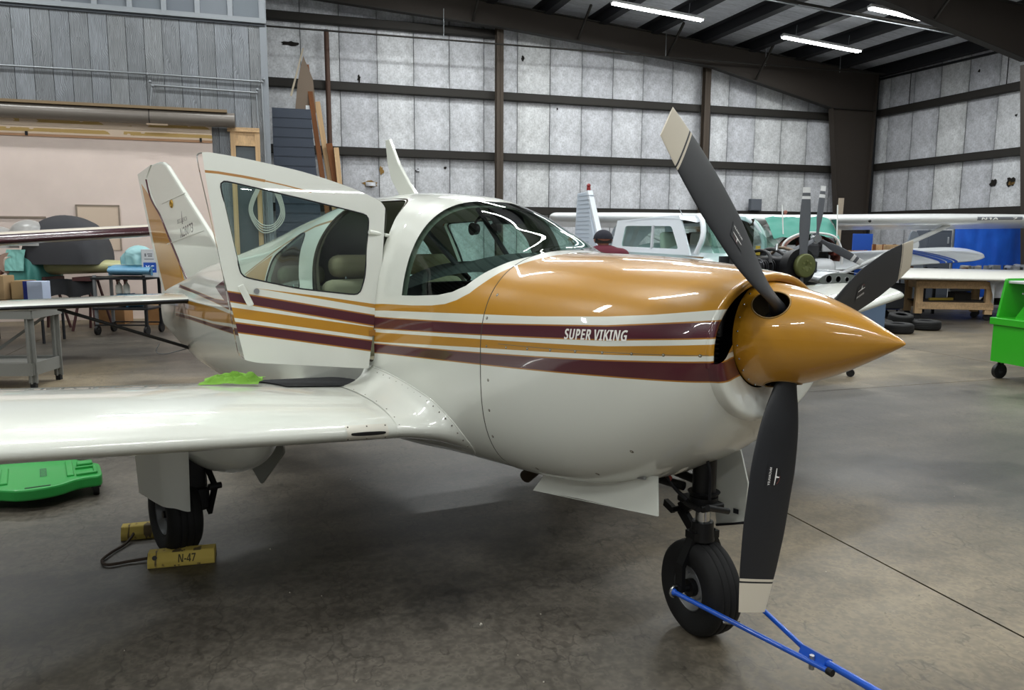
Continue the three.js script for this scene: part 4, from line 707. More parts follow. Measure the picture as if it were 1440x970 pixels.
{
  const w = hall('wall_partition'), r = rng(8), low = 3.36, ledge = 5.60;
  for (let u = UP, k = 0; u > -9; u -= .305, k++) {
    const y0 = u > -.75 ? 0 : low + .25, d = .004 * r();
    const g = uvMetres(rb(u - .299, u - .003, y0, ledge, VP - d, VP + .1), 1 / 1.2, 1 / 1.9); { const T = g.attributes.uv, o = r(), q = r(); for (let i = 0; i < T.count; i++) T.setXY(i, T.getX(i) + o, T.getY(i) + q); }
    obj('siding_board', g, siding[Math.floor(r() * 4)], w);
  }
  obj('backing', rb(-9.1, UP - .01, 0, ledge, VP + .05, VP + .16), M(0x2a2d31, .9), w);
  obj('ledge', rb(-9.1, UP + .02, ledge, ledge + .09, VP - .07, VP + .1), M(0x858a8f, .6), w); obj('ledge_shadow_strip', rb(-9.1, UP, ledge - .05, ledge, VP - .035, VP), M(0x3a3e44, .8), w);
  for (let u = UP - .04, k = 0; u > -9; u -= .577, k++) obj('stud', rb(u - .045, u + .045, ledge + .09, 7.9 - .02 * k, VP - .03, VP + .06), M(0x8b9096, .7), w);
  for (let u = UP - .04, k = 0; u > -8.6; u -= .577, k++) obj('infill_panel', rb(u - .53, u - .05, ledge + .09, 7.85 - .02 * k, VP + .03, VP + .06), M([0x6b7279, 0x70767d, 0x666c74][k % 3], .8), w);
  obj('corner_post', rb(UP - .1, UP + .03, 0, 8.0, VP - .02, VP + .1), M(0x83888e, .7), w);
  obj('side', rb(UP - .06, UP + .0, 0, 8.0, VP + .1, VBACK - .45), M(0x8d9399, .8), w);
  const plasterN = fbm(71, 4, 5), plaster = texture(512, 512, (u, v) => { const k = .93 + .12 * (plasterN(u, v) - .5); return [k * 232, k * 214, k * 205].map((x) => clamp(x, 0, 255)); });
  obj('plaster', uvMetres(rb(-9.1, -.80, 0, low, VP - .06, VP + .06), .25, .25), M(0xffffff, .85, 0, { map: plaster }), w);
  // taped wallboard strips above the plaster
  const tape = texture(1024, 128, (u, v) => { const t = Math.abs(((v * 2) % 1) - .5) < .20 + .1 * (plasterN(u * 3, v) - .5) && plasterN(u * 2.2 + .4, v * .3) > .40; return t ? [196, 164, 104] : [226, 205, 184]; });
  const tapeM = M(0xffffff, .9, 0, { map: tape });
  for (const [y0, y1] of [[low + .015, low + .145], [low + .15, low + .31]]) { const g = rb(-9.1, -.80, y0, y1, VP - .075, VP + .06); const P = g.attributes.position, T = g.attributes.uv; for (let i = 0; i < P.count; i++) T.setXY(i, P.getX(i) / 4, (P.getY(i) - low) / .33); obj('wallboard_strip', g, tapeM, w); }
  obj('trim_strip', rb(-9.1, -.80, low - .03, low + .012, VP - .085, VP), M(0xb98f6e, .8), w);
  for (const u of [-3.9, -1.0]) obj('clip', rb(u - .02, u + .02, low - .02, low + .05, VP - .11, VP - .08), steelBlack, w);
  obj('access_panel', rb(-3.18, -2.50, 1.3, 2.12, VP - .075, VP - .05), M(0xcdb9a6, .85), w); obj('panel_edge', [rb(-3.2, -2.48, 2.11, 2.135, VP - .085, VP - .05), rb(-3.21, -3.18, 1.3, 2.13, VP - .085, VP - .05), rb(-2.5, -2.475, 1.3, 2.13, VP - .085, VP - .05)], M(0x8b7d70, .8), w);
  obj('rail', rb(-9, -3.7, 1.88, 1.91, VP - .09, VP - .05), M(0x8b7d70, .8), w);
  // timber frame with a window beside the plaster
  const fr = [-.47, .07];
  obj('timber_frame', [rb(fr[0], fr[0] + .09, .9, 3.6, VP - .09, VP), rb(fr[1] - .09, fr[1], .9, 3.6, VP - .09, VP), rb(fr[0] - .05, fr[1], 3.56, 3.64, VP - .11, VP), rb(fr[0] + .09, fr[1] - .09, 3.3, 3.56, VP - .075, VP), rb(fr[0] + .09, fr[1] - .09, 2.9, 2.94, VP - .075, VP), rb(fr[0] + .09, fr[1] - .09, .9, 1.1, VP - .075, VP)], timber, w);
  obj('dark_pane', rb(fr[0] + .09, fr[1] - .09, 1.1, 3.3, VP - .03, VP + .01), M(0x4b5257, .4), w);
}
const onWall = (u, y, v) => { const p = place(u, v, y); return p; };
{
  const t = thing('rolled_sheet', 'long roll of grey-brown plastic sheet fixed above the plaster wall', 'roll', place(0, VP - .22), TH);
  obj('roll', tf(new THREE.CylinderGeometry(.135, .135, 8.3, 28), -4.52, 3.745, 0, 0, 0, Math.PI / 2), M(0x6f6861, .3), t);
  obj('wooden_batten', box(8.2, .05, .09, -4.6, 3.895, .09), M(0x7d6a50, .8), t);
  obj('strap', tf(new THREE.TorusGeometry(.139, .006, 8, 28), -1.85, 3.745, 0, 0, Math.PI / 2), black, t); obj('hook', box(.36, .03, .02, -1.72, 3.60, .10), M(0x8c7a66, .6), t);
}
{
  const p = thing('conduit', 'thin grey conduit run with drops on the wood siding', 'conduit', place(0, VP - .06), TH);
  obj('pipe', tube([[-9, 4.50, 0], [-1.85, 4.535, 0], [.17, 4.52, 0]], .018, 30), galv, p); obj('lower_pipe', tube([[-1.8, 4.34, 0], [.03, 4.31, 0]], .018, 10), galv, p);
  obj('drop', rod([.14, 4.52, 0], [.20, .4, 0], .014), galv, p); obj('drop', rod([.04, 4.31, 0], [.12, .4, 0], .012), galv, p); obj('drop', rod([-1.8, 4.34, 0], [-1.86, 3.88, 0], .012), galv, p);
  for (const [x, y] of [[-1.87, 4.53], [-1.83, 4.40], [-1.79, 4.33], [.15, 4.52], [.18, 4.57], [.04, 4.31], [.06, 4.37]]) obj('coupling', tf(new THREE.SphereGeometry(.03, 12, 8), x, y, 0), galv, p);
}
{ // hose coil hung on the timber frame
  const h = thing('hose_coil', 'coil of pale hose hung on the timber frame, seen through the door glass', 'hose', place(.16, VP - .16, 2.1), TH);
  for (let k = 0; k < 4; k++) obj('loop', tube([[0, .62, .01 * k], [.12 + .03 * k, .38, 0], [.25 + .02 * k, -.05 - .04 * k, 0], [.1, -.3 - .04 * k, 0], [-.12, -.3 - .05 * k, 0], [-.28 - .02 * k, -.05, 0], [-.13 - .02 * k, .38, 0]], .014, 60, 6, true), M(0xb4b2ab, .6), h);
  obj('hook', rod([0, .62, .02], [0, .64, -.05], .012), galv, h);
}
{ // stored siding sheets and timber leaning on the back wall beside the building
  const s = thing('siding_sheet', 'dark blue-grey ribbed siding sheets standing against the back wall', 'siding', place(.86, 18.6), TH);
  const w = (y) => lerp(.62, .92, (4.42 - y) / 4.42), navy = M(0x39414f, .45, .2);
  for (let k = 0; k < 21; k++) { const y = k * .21, a = .50 * 1, b = w(y) - .3; obj('rib', [extr([[-a, 0], [b + .02, 0], [b, .17], [-a, .17]], .02, .004).translate(0, y, 0), extr([[-a, .165], [b, .165], [b, .21], [-a, .21]], .008).translate(0, y, .0)], navy, s); }
  const board = (label, a, b, wd, th, m, roll = 0) => { const o = thing('timber_board', label, 'board', [0, 0, 0], 0); const A = place(...a), B = place(...b); obj('plank', bar(A, B, wd, th, TH + roll), m, o); return o; };
  board('tall weathered board leaning left beside the ribbed siding, its top split to a point', [1.72, 18.3, 0], [1.17, 19.2, 5.5], .11, .04, timberDark);
  board('short reddish board standing behind the ribbed siding, second from the left', [1.95, 18.4, 0], [1.40, 19.3, 4.70], .12, .04, timber);
  board('thick brown board with a ragged top leaning at the foot of the tall boards', [2.05, 18.2, 0], [1.62, 19.0, 3.72], .14, .06, timberDark);
  board('bright orange-brown board, rightmost of the leaning boards', [1.95, 18.0, 0], [1.77, 18.9, 3.62], .11, .05, timber);
  const pl = thing('plywood_piece', 'grey-brown torn plywood sheet leaning behind the boards', 'plywood', place(1.0, 19.1, 4.42), TH); obj('sheet', extr([[-.12, 0], [.36, 0], [.30, .75], [.1, 1.25], [.02, .95], [-.05, .6]], .02), M(0x7d6e60, .9), pl); obj('pale_strip', extr([[-.22, .35], [-.18, .33], [.12, 1.42], [.08, 1.4]], .02).translate(0, 0, .03), M(0xb8ac98, .9), pl); obj('white_scrap', box(.16, .2, .01, .2, .05, .03), M(0xe9ebee, .8), pl);
  const rp = thing('pipe', 'rusty brown vertical pipe on the back wall above the leaning boards', 'pipe', place(1.72, VBACK - .28), TH); obj('tube', rod([0, .0, 0], [-.03, 6.45, 0], .06), M(0x4b3428, .7), rp);
}
// torn patches of the wall facing, hanging flaps and dark holes
{
  const tear = (wall, x, y, w, h, seed, dark, flap) => { const r = rng(seed), n = 13, pts = Array.from({ length: n }, (_, i) => { const a = i / n * TAU, k = .55 + .65 * r(); return [Math.cos(a) * w * .5 * k, Math.sin(a) * h * .5 * k]; }); const g = extr(pts, .006); const o = obj('torn_patch', wall === 'b' ? g.translate(x, y, -VBACK + .04) : g.rotateY(-Math.PI / 2).translate(UMAX - .04, y, -x), dark, wall === 'b' ? wallBack : wallRight); if (flap) { const f = grid(6, 6, (a, b) => [(a - .5) * w * .6, -b * h * .5, .03 + .12 * b * Math.sin(a * 3)]); obj('hanging_flap', wall === 'b' ? f.translate(x, y + h * .25, -VBACK + .03) : f.rotateY(-Math.PI / 2).translate(UMAX - .03, y + h * .25, -x), insulation[1], wall === 'b' ? wallBack : wallRight); } };
  const hole = M(0x17130f, .95), fluff = M(0x8a6c3c, 1);
  tear('b', .86, 6.13, .42, .12, 5, hole); tear('b', 2.47, 5.42, .08, .2, 9, hole); tear('b', 6.72, 6.22, .08, .18, 4, hole); tear('b', 2.98, 3.22, .13, .26, 3, fluff); tear('b', 2.7, 2.88, .42, .2, 8, fluff, true); tear('b', 3.9, 3.25, .12, .1, 12, hole, true); tear('b', 4.62, 3.35, .1, .08, 13, hole); tear('b', 7.7, 4.98, .05, .08, 14, hole); tear('b', 8.35, 1.5, .55, .22, 21, fluff, true); tear('b', 8.75, 1.45, .3, .16, 22, hole);
  tear('r', 15.6, 3.03, .2, .22, 31, hole); tear('r', 15.1, 3.03, .26, .26, 33, hole); tear('r', 15.12, 4.65, .07, .07, 34, hole); tear('r', 16.3, 5.94, .08, .08, 35, hole); tear('r', 15.08, 2.98, .16, .12, 36, fluff);
}
{ // pipes and conduits on the walls and under the roof
  const a = thing('sprinkler_pipe', 'thin dark pipe hung level along the back wall under the roof frame', 'pipe', place(0, 19.1), TH); obj('pipe', rod([.3, 6.26, 0], [17.6, 6.36, 0], .022), steelDark, a); for (const u of [4.4, 10.4, 13.5, 16]) obj('hanger', rod([u, 6.3, 0], [u, 7.0, 0], .008), galv, a);
  const b = thing('sprinkler_pipe', 'dark pipe under the purlins running behind the nearer steel frame', 'pipe', place(0, 14.6), TH); obj('pipe', [rod([3, 6.98, 0], [17.9, 6.15, 0], .03)], steelDark, b); obj('pale_conduit', rod([3, 6.90, .06], [17.9, 6.07, .06], .014), galv, b);
  const c = thing('wall_pipe', 'black pipe with a hooked top beside the right-hand wall column', 'pipe', place(12.2, VBACK - .3), TH); obj('pipe', tube([[0, 1, 0], [0, 3.7, 0], [-.02, 5.30, 0], [-.05, 5.42, 0], [-.15, 5.42, 0]], .035, 40), steelBlack, c);
  const d = thing('wall_pipe', 'dark downpipe with elbow in the corner of the right wall', 'pipe', place(17.92, 19.7), TH); obj('downpipe', rod([0, 0, 0], [0, 6.33, 0], .05), steelBlack, d); obj('branch', rod([0, 6.33, 0], [.02, 6.2, 9], .035), steelBlack, d); obj('elbow', tf(new THREE.SphereGeometry(.065, 14, 10), 0, 6.33, 0), steelBlack, d); for (const z of [1.2, 4.3]) obj('dropper', rod([.06, 5.38, z], [.06, 6.3, z], .012), steelBlack, d);
  const e = thing('electrical_box', 'grey electrical box on the back wall girt right of the propeller', 'box', place(13.86, VBACK - .26, 2.38), TH); obj('housing', rbox(.38, .34, .12, .01, 0, .17, 0), M(0x5b6068, .5, .3), e); obj('cover', rbox(.34, .3, .01, .004, 0, .17, .065), M(0x666b73, .5, .3), e);
  const f = thing('timber_board', 'pale weathered board standing beside the corner column behind the far propellers', 'board', place(16.2, 19.0), TH); obj('plank', tf(box(.16, 2.75, .05), 0, 1.38, 0, .04), M(0xb9ab98, .85), f);
}
// ---------- left side: bench, covered aeroplane, cart, boxes ----------
{
  const t = thing('work_bench', 'grey steel work bench with a lower shelf at the left edge', 'bench', [-5.55, 0, -8.12], .06), gs = M(0x8d8e8a, .5, .4);
  obj('bench_top', rbox(1.3, .04, .62, .006, 0, .83, 0), gs, t); obj('apron', [box(1.26, .09, .02, 0, .77, .29), box(1.26, .09, .02, 0, .77, -.29), box(.02, .09, .58, .63, .77, 0)], gs, t);
  for (const [x, z] of [[.58, .25], [.58, -.25], [-.58, .25], [-.58, -.25]]) { const l = obj('leg', [box(.09, .76, .012, x, .43, z), box(.012, .76, .09, x, .43, z)], gs, t); obj('foot', box(.05, .06, .05, x, .03, z), steelBlack, l); }
  obj('shelf', [rbox(1.2, .03, .56, .004, 0, .22, 0), box(1.2, .13, .015, 0, .2, .285), box(1.2, .13, .015, 0, .2, -.285), box(.015, .13, .56, .6, .2, 0)], gs, t);
  obj('diagonal_brace', bar([.5, .72, -.27], [-.1, .3, -.27], .03, .01), gs, t);
}
const tarpN = fbm(101, 4, 5), clothN = fbm(111, 8, 4);
function drape(w, h, d, seed, sharp = 2.4, wob = .06) {                 // cloth hung over a rounded bulk: closed below
  return grid(56, 22, (a, b) => { const t = a * TAU, k = Math.pow(b, .8), rr = Math.sin(k * Math.PI / 2), c = Math.cos(t), s = Math.sin(t), f = 1 + wob * (tarpN(a * 2 + seed, b * .7) - .5) * 2 * rr + wob * .5 * Math.sin(t * 9 + seed * 5) * smooth(.5, 1, b);
    return [w / 2 * Math.sign(c) * Math.abs(c) ** (2 / sharp) * rr * f, h * (Math.cos(k * Math.PI / 2) ** .7) * (1 + .05 * (tarpN(a + seed, b + .3) - .5)), d / 2 * Math.sign(s) * Math.abs(s) ** (2 / sharp) * rr * f]; }, true, true);
}
{
  const t = thing('covered_airplane', 'aeroplane with a dark grey cabin cover and teal paper round its uncowled nose', 'airplane', [-7.6, 0, -13.1], -.05);
  const fu = grid(28, 30, (a, b) => { const x = lerp(-.95, 1.5, b), r = lerp(.24, .15, smooth(.2, 1, b)) * (b < .04 ? b / .04 : 1), th = a * TAU; return [x, 1.06 + r * .62 * Math.sin(th), r * 1.15 * Math.cos(th)]; }, true, true);
  obj('fuselage', fu, M(0xb4b285, .35), t);
  obj('cabin_cover', drape(1.28, .80, 1.0, .3, 3.4, .05).translate(.15, 1.10, .0), M(0x3b3b3f, .92), t);
  obj('teal_paper', [drape(.52, .50, .9, .8, 4, .1).translate(-.36, .84, .12)], M(0x3f7f78, .6), t);
  obj('teal_paper_sheet', grid(24, 14, (a, b) => [lerp(-.56, -.24, a), lerp(1.0, 1.34, b), .58 + .05 * tarpN(a, b) - .08 * b]), M(0x7fbab2, .6), t);
  obj('clear_wrap', [drape(.62, .42, .6, 2.2, 2.2, .1).translate(-.30, 1.40, .3), drape(.62, .36, .6, 3.2, 2.2, .1).translate(-.86, 1.36, .3)], MP(0xc9c8c6, .3, { transmission: .45, thickness: 0 }), t);
  const en = part('engine', t, [-.72, 1.12, .35]); obj('crankcase', rbox(.36, .26, .3, .05), M(0x5d5550, .6, .3), en); obj('wrapped_end', tf(new THREE.CylinderGeometry(.17, .15, .2, 24), .18, 0, .1, Math.PI / 2, 0, -.3), M(0xa08476, .4), en); for (let k = 0; k < 5; k++) obj('tape_band', tf(new THREE.TorusGeometry(.10, .006, 6, 20, 2.6), .19 + .015 * k, .0, .2, 0, .15, .9 + .2 * k), M(0xcdbdb0, .5), en); obj('exhaust', rod([-.22, -.2, .1], [-.22, .14, .1], .05), M(0xa3a6aa, .4, .6), en); obj('manifold', tube([[-.1, -.1, .12], [0, -.18, .18], [.1, -.1, .1]], .03), M(0x6d3f34, .6), en);
  for (const x of [-.2, .55]) { const s = part('trestle', t, [x, 0, .1]); for (const [p, q] of [[-.2, -.25], [.2, -.25], [-.2, .25], [.2, .25]]) obj('leg', rod([p, 0, q], [p * .3, .86, q * .4], .022), M(0x4a2a2a, .6), s); obj('beam', box(.3, .06, .5, 0, .86, 0), M(0x4a2a2a, .6), s); }
  obj('hanging_cloth', grid(20, 10, (a, b) => [lerp(-.1, .8, a), lerp(.86, .5 + .1 * Math.abs(Math.sin(a * 6)), b), .30 + .05 * Math.sin(a * 14)]), M(0x2a2b2e, .95), t);
}
{
  const t = thing('wing_panel', 'pale blue painted wing tip lying on the black wheeled cart', 'wing panel', [-6.02, .925, -12.45], -.05);
  obj('skin', grid(30, 16, (a, b) => { const th = a * TAU, x = lerp(-.32, .36, b); return [x, .10 + .085 * Math.sin(th), .28 * Math.cos(th)]; }, true, true), M(0x6fa3c4, .4), t); obj('end_cap', [box(.02, .14, .46, .36, .1, 0), box(.02, .14, .46, -.32, .1, 0)], M(0x5f90b0, .5), t);
  const b = thing('plastic_film', 'crumpled pale turquoise plastic film heaped on the blue wing tip', 'plastic film', [-5.95, 1.12, -12.42]); obj('film', drape(.5, .3, .4, 4.1, 2, .3), MP(0xa9d8dc, .4, { transmission: .3, thickness: 0 }), b);
  const c = thing('pink_bundle', 'rolled salmon-pink cloth behind the turquoise film', 'cloth', [-5.5, 1.06, -12.78]); obj('bundle', tf(new THREE.CapsuleGeometry(.085, .36, 6, 16), 0, .1, 0, 0, 0, 1.4), M(0xc98484, .9), c);
}
{
  const t = thing('utility_cart', 'black wheeled two-shelf cart standing behind the white tail', 'cart', [-6.2, 0, -12.5], -.03), bk = M(0x232427, .5, .3);
  for (const y of [.90, .42, .16]) obj('shelf', y < .3 ? [box(.84, .02, .03, 0, y, .25), box(.84, .02, .03, 0, y, -.25)] : [rbox(.9, .035, .56, .008, 0, y, 0)], bk, t);
  for (const [x, z] of [[.4, .24], [-.4, .24], [.4, -.24], [-.4, -.24]]) { const l = obj('post', box(.04, .86, .04, x, .52, z), x > 0 ? bk : galv, t); obj('caster', [tf(new THREE.CylinderGeometry(.075, .075, .04, 20), x, .075, z, 0, 0, Math.PI / 2), box(.05, .05, .05, x, .13, z)], black, l); }
}
{
  const t = thing('tool_roll', 'blue rounded tool box on the lower shelf of the black cart', 'tool box', [-6.12, .44, -12.45]); obj('body', rbox(.5, .2, .26, .07, 0, .105, 0), M(0x2f6c8c, .5), t); obj('lid_band', rbox(.03, .21, .27, .01, -.02, .105, 0), M(0x275a76, .5), t);
  for (const [k, x] of [[0, -6.32], [1, -6.20]]) { const s = thing('spray_bottle', k ? 'white spray bottle on the cart, the right one of two' : 'white spray bottle on the cart, the left one of two', 'bottle', [x, .647, -12.46]); obj('bottle', lathe([[0, 0], [.05, 0], [.052, .02], [.05, .13], [.02, .18], [.018, .2], [0, .2]], 20), M(0xdcdcd2, .5), s); obj('trigger_head', [box(.03, .04, .09, 0, .22, .02), box(.02, .05, .015, 0, .18, .05)], M(0x6d4438, .5), s); }
  const card = canvasTex(128, 256, (c) => { c.fillStyle = '#c9ccd0'; c.fillRect(0, 0, 128, 256); c.fillStyle = '#6b6f75'; c.fillRect(24, 34, 14, 30); c.fillRect(46, 34, 44, 10); c.fillRect(52, 52, 36, 12); c.fillRect(20, 84, 80, 7); c.fillStyle = '#1a4fae'; c.fillRect(10, 120, 108, 96); c.fillStyle = '#eef2f8'; c.font = 'bold 60px sans-serif'; c.textAlign = 'center'; c.fillText('XC', 64, 192); });
  const s = thing('carton', 'grey and blue printed carton standing on the cart beside the rudder', 'box', [-5.70, .922, -12.3]); obj('box', rbox(.26, .44, .12, .006, 0, .22, 0), M(0xb9bcc0, .7), s); obj('print', grid(1, 1, (a, b) => [lerp(-.12, .12, a), lerp(.01, .43, b), .0615, a, b]), M(0xffffff, .7, 0, { map: card }), s);
  const crate = (label, x, y, z, w, h, d, c) => { const o = thing('cardboard_box', label, 'box', [x, y, z], .1); obj('carton', rbox(w, h, d, .006, 0, h / 2, 0), M(c, .85), o); obj('flap', [box(w * .98, .006, d * .48, 0, h + .004, d * .245), box(w * .98, .006, d * .48, 0, h + .004, -d * .245)], M(c, .85), o); obj('tape', box(w * 1.003, .002, .05, 0, h + .009, 0), M(0xb09468, .4), o); };
  crate('brown cardboard box under the black cart', -6.25, 0, -13.9, .52, .33, .4, 0x9a7046); crate('brown cardboard box on the floor left of the black cart', -7.2, 0, -13.95, .52, .3, .4, 0x98714a); crate('small brown cardboard box on the floor right of the black cart', -5.98, 0, -13.75, .25, .3, .3, 0x8c6840);
  const tb = thing('side_table', 'low table holding boxes at the left edge behind the stabilizer', 'table', [-7.35, 0, -11.5]); obj('table_top', rbox(1.1, .03, .6, .005, 0, .62, 0), M(0x77736a, .6), tb); for (const [x, z] of [[.5, .26], [-.5, .26], [.5, -.26], [-.5, -.26]]) obj('leg', rod([x, 0, z], [x, .61, z], .02), steelBlack, tb);
  crate('open tan cardboard box at the left edge of the picture', -7.55, .64, -11.35, .36, .34, .3, 0xa58a66); crate('tan cardboard box holding a white sheet beside the open box at the left edge', -7.24, .64, -11.5, .22, .26, .3, 0xa08660);
  const bb = thing('carton', 'white and navy carton on the low table at the left', 'box', [-6.93, .64, -11.3]); obj('box', rbox(.28, .27, .2, .006, 0, .135, 0), M(0xb8c4dc, .7), bb); obj('navy_side', box(.06, .272, .202, -.11, .136, 0), M(0x1c2a78, .6), bb);
  const st = thing('red_clutter_tray', 'low tray of red and white rags on the floor behind the rudder', 'tray', [-5.45, 0, -13.3]); obj('tray', rbox(.7, .05, .4, .01, 0, .18, 0), steelBlack, st); obj('rag_heap', drape(.55, .16, .34, 6.2, 2, .3).translate(0, .2, 0), M(0xb04038, .9), st); obj('white_rag', drape(.3, .12, .2, 7.2, 2, .3).translate(.18, .24, .04), M(0xd8d4cc, .9), st); for (const [x, z] of [[.3, .16], [-.3, .16], [.3, -.16], [-.3, -.16]]) obj('leg', rod([x, 0, z], [x, .16, z], .012), steelBlack, st);
  const sh = thing('steel_shelf', 'dark steel shelf of small parts behind the cart beside the rudder', 'shelf', [-5.35, 0, -14.0]); for (const y of [.3, .55, .8, 1.0]) obj('shelf_board', box(.8, .03, .35, 0, y, 0), M(0x4b4039, .6), sh); for (const [x, z] of [[.4, .17], [-.4, .17], [.4, -.17], [-.4, -.17]]) obj('post', box(.03, 1.05, .03, x, .525, z), steelBlack, sh); for (const [x, y, c] of [[-.2, .62, 0x77705f], [.05, .62, 0x222222], [.2, .86, 0x8f8f8f], [-.1, .86, 0x3a3a3a]]) obj('parts_bin', rbox(.17, .12, .2, .01, x, y, 0), M(c, .6), sh);
}
{ // wing with a maroon leading edge reaching in from the left
  const t = thing('parked_airplane', 'white aeroplane whose maroon-edged wing reaches in from the left edge', 'airplane', [-9.6, 0, -9.6]), o = [-9.6, 0, -9.6];
  const tip = V3(-4.42, 1.625, -9.75), root = V3(-8.9, 1.30, -8.45);
  const sec = (k, a) => { const c = lerp(1.5, 1.15, k), p = root.clone().lerp(tip, k), up = a < .5, q = up ? 1 - 2 * a : 2 * a - 1, x = q * q, d = V3(-.22, 0, -.975); return [p.x + d.x * x * c - o[0], p.y + (foilY(x, up) * 1.15) * c - o[1], p.z + d.z * x * c - o[2]]; };
  const w = part('wing', t); obj('wing_skin', grid(60, 30, (a, b) => sec(b, a)), paintPlain, w);
  obj('wing_tip', [grid(60, 8, (a, b) => { const p = sec(1, a), m = sec(1, 1 - a), k = Math.cos(b * 1.57); return [p[0] + .1 * Math.sin(b * 1.57), lerp((p[1] + m[1]) / 2, p[1], k), p[2]]; })], M(0x2a1418, .4), w);
  obj('maroon_edge', grid(20, 30, (a, b) => { const p = sec(b, lerp(.36, .585, a)); return [p[0], p[1] + .002 * (a < .5 ? 1 : -1), p[2] + .006]; }), MP(0x3a0d18, .25, { clearcoat: 1, clearcoatRoughness: .05 }), w);
  obj('white_band', grid(6, 30, (a, b) => { const p = sec(b, lerp(.30, .36, a)); return [p[0], p[1] + .003, p[2] + .002]; }), MP(0xd8cfc0, .3), w);
  obj('fuselage', grid(32, 30, (a, b) => { const x = lerp(-3.4, 2.6, b), r = .56 * Math.sin(Math.PI * clamp(.06 + .94 * b)) ** .6, th = a * TAU; const q = V3(0, 0, 0); return [.2 + r * Math.cos(th) * .95 - .22 * x * .9 * 0, 1.25 + r * Math.sin(th) * 1.1, .4 + x]; }, true), paintPlain, t);
  for (const [x, z] of [[.6, .2], [-.4, .2], [.1, 2.2]]) { obj('gear_leg', rod([x, .18, z], [x, .9, z], .035), galv, t); obj('tire', tyre(.19, .15, .09).rotateY(Math.PI / 2).translate(x, .19, z), tyreRubber, t); }
}
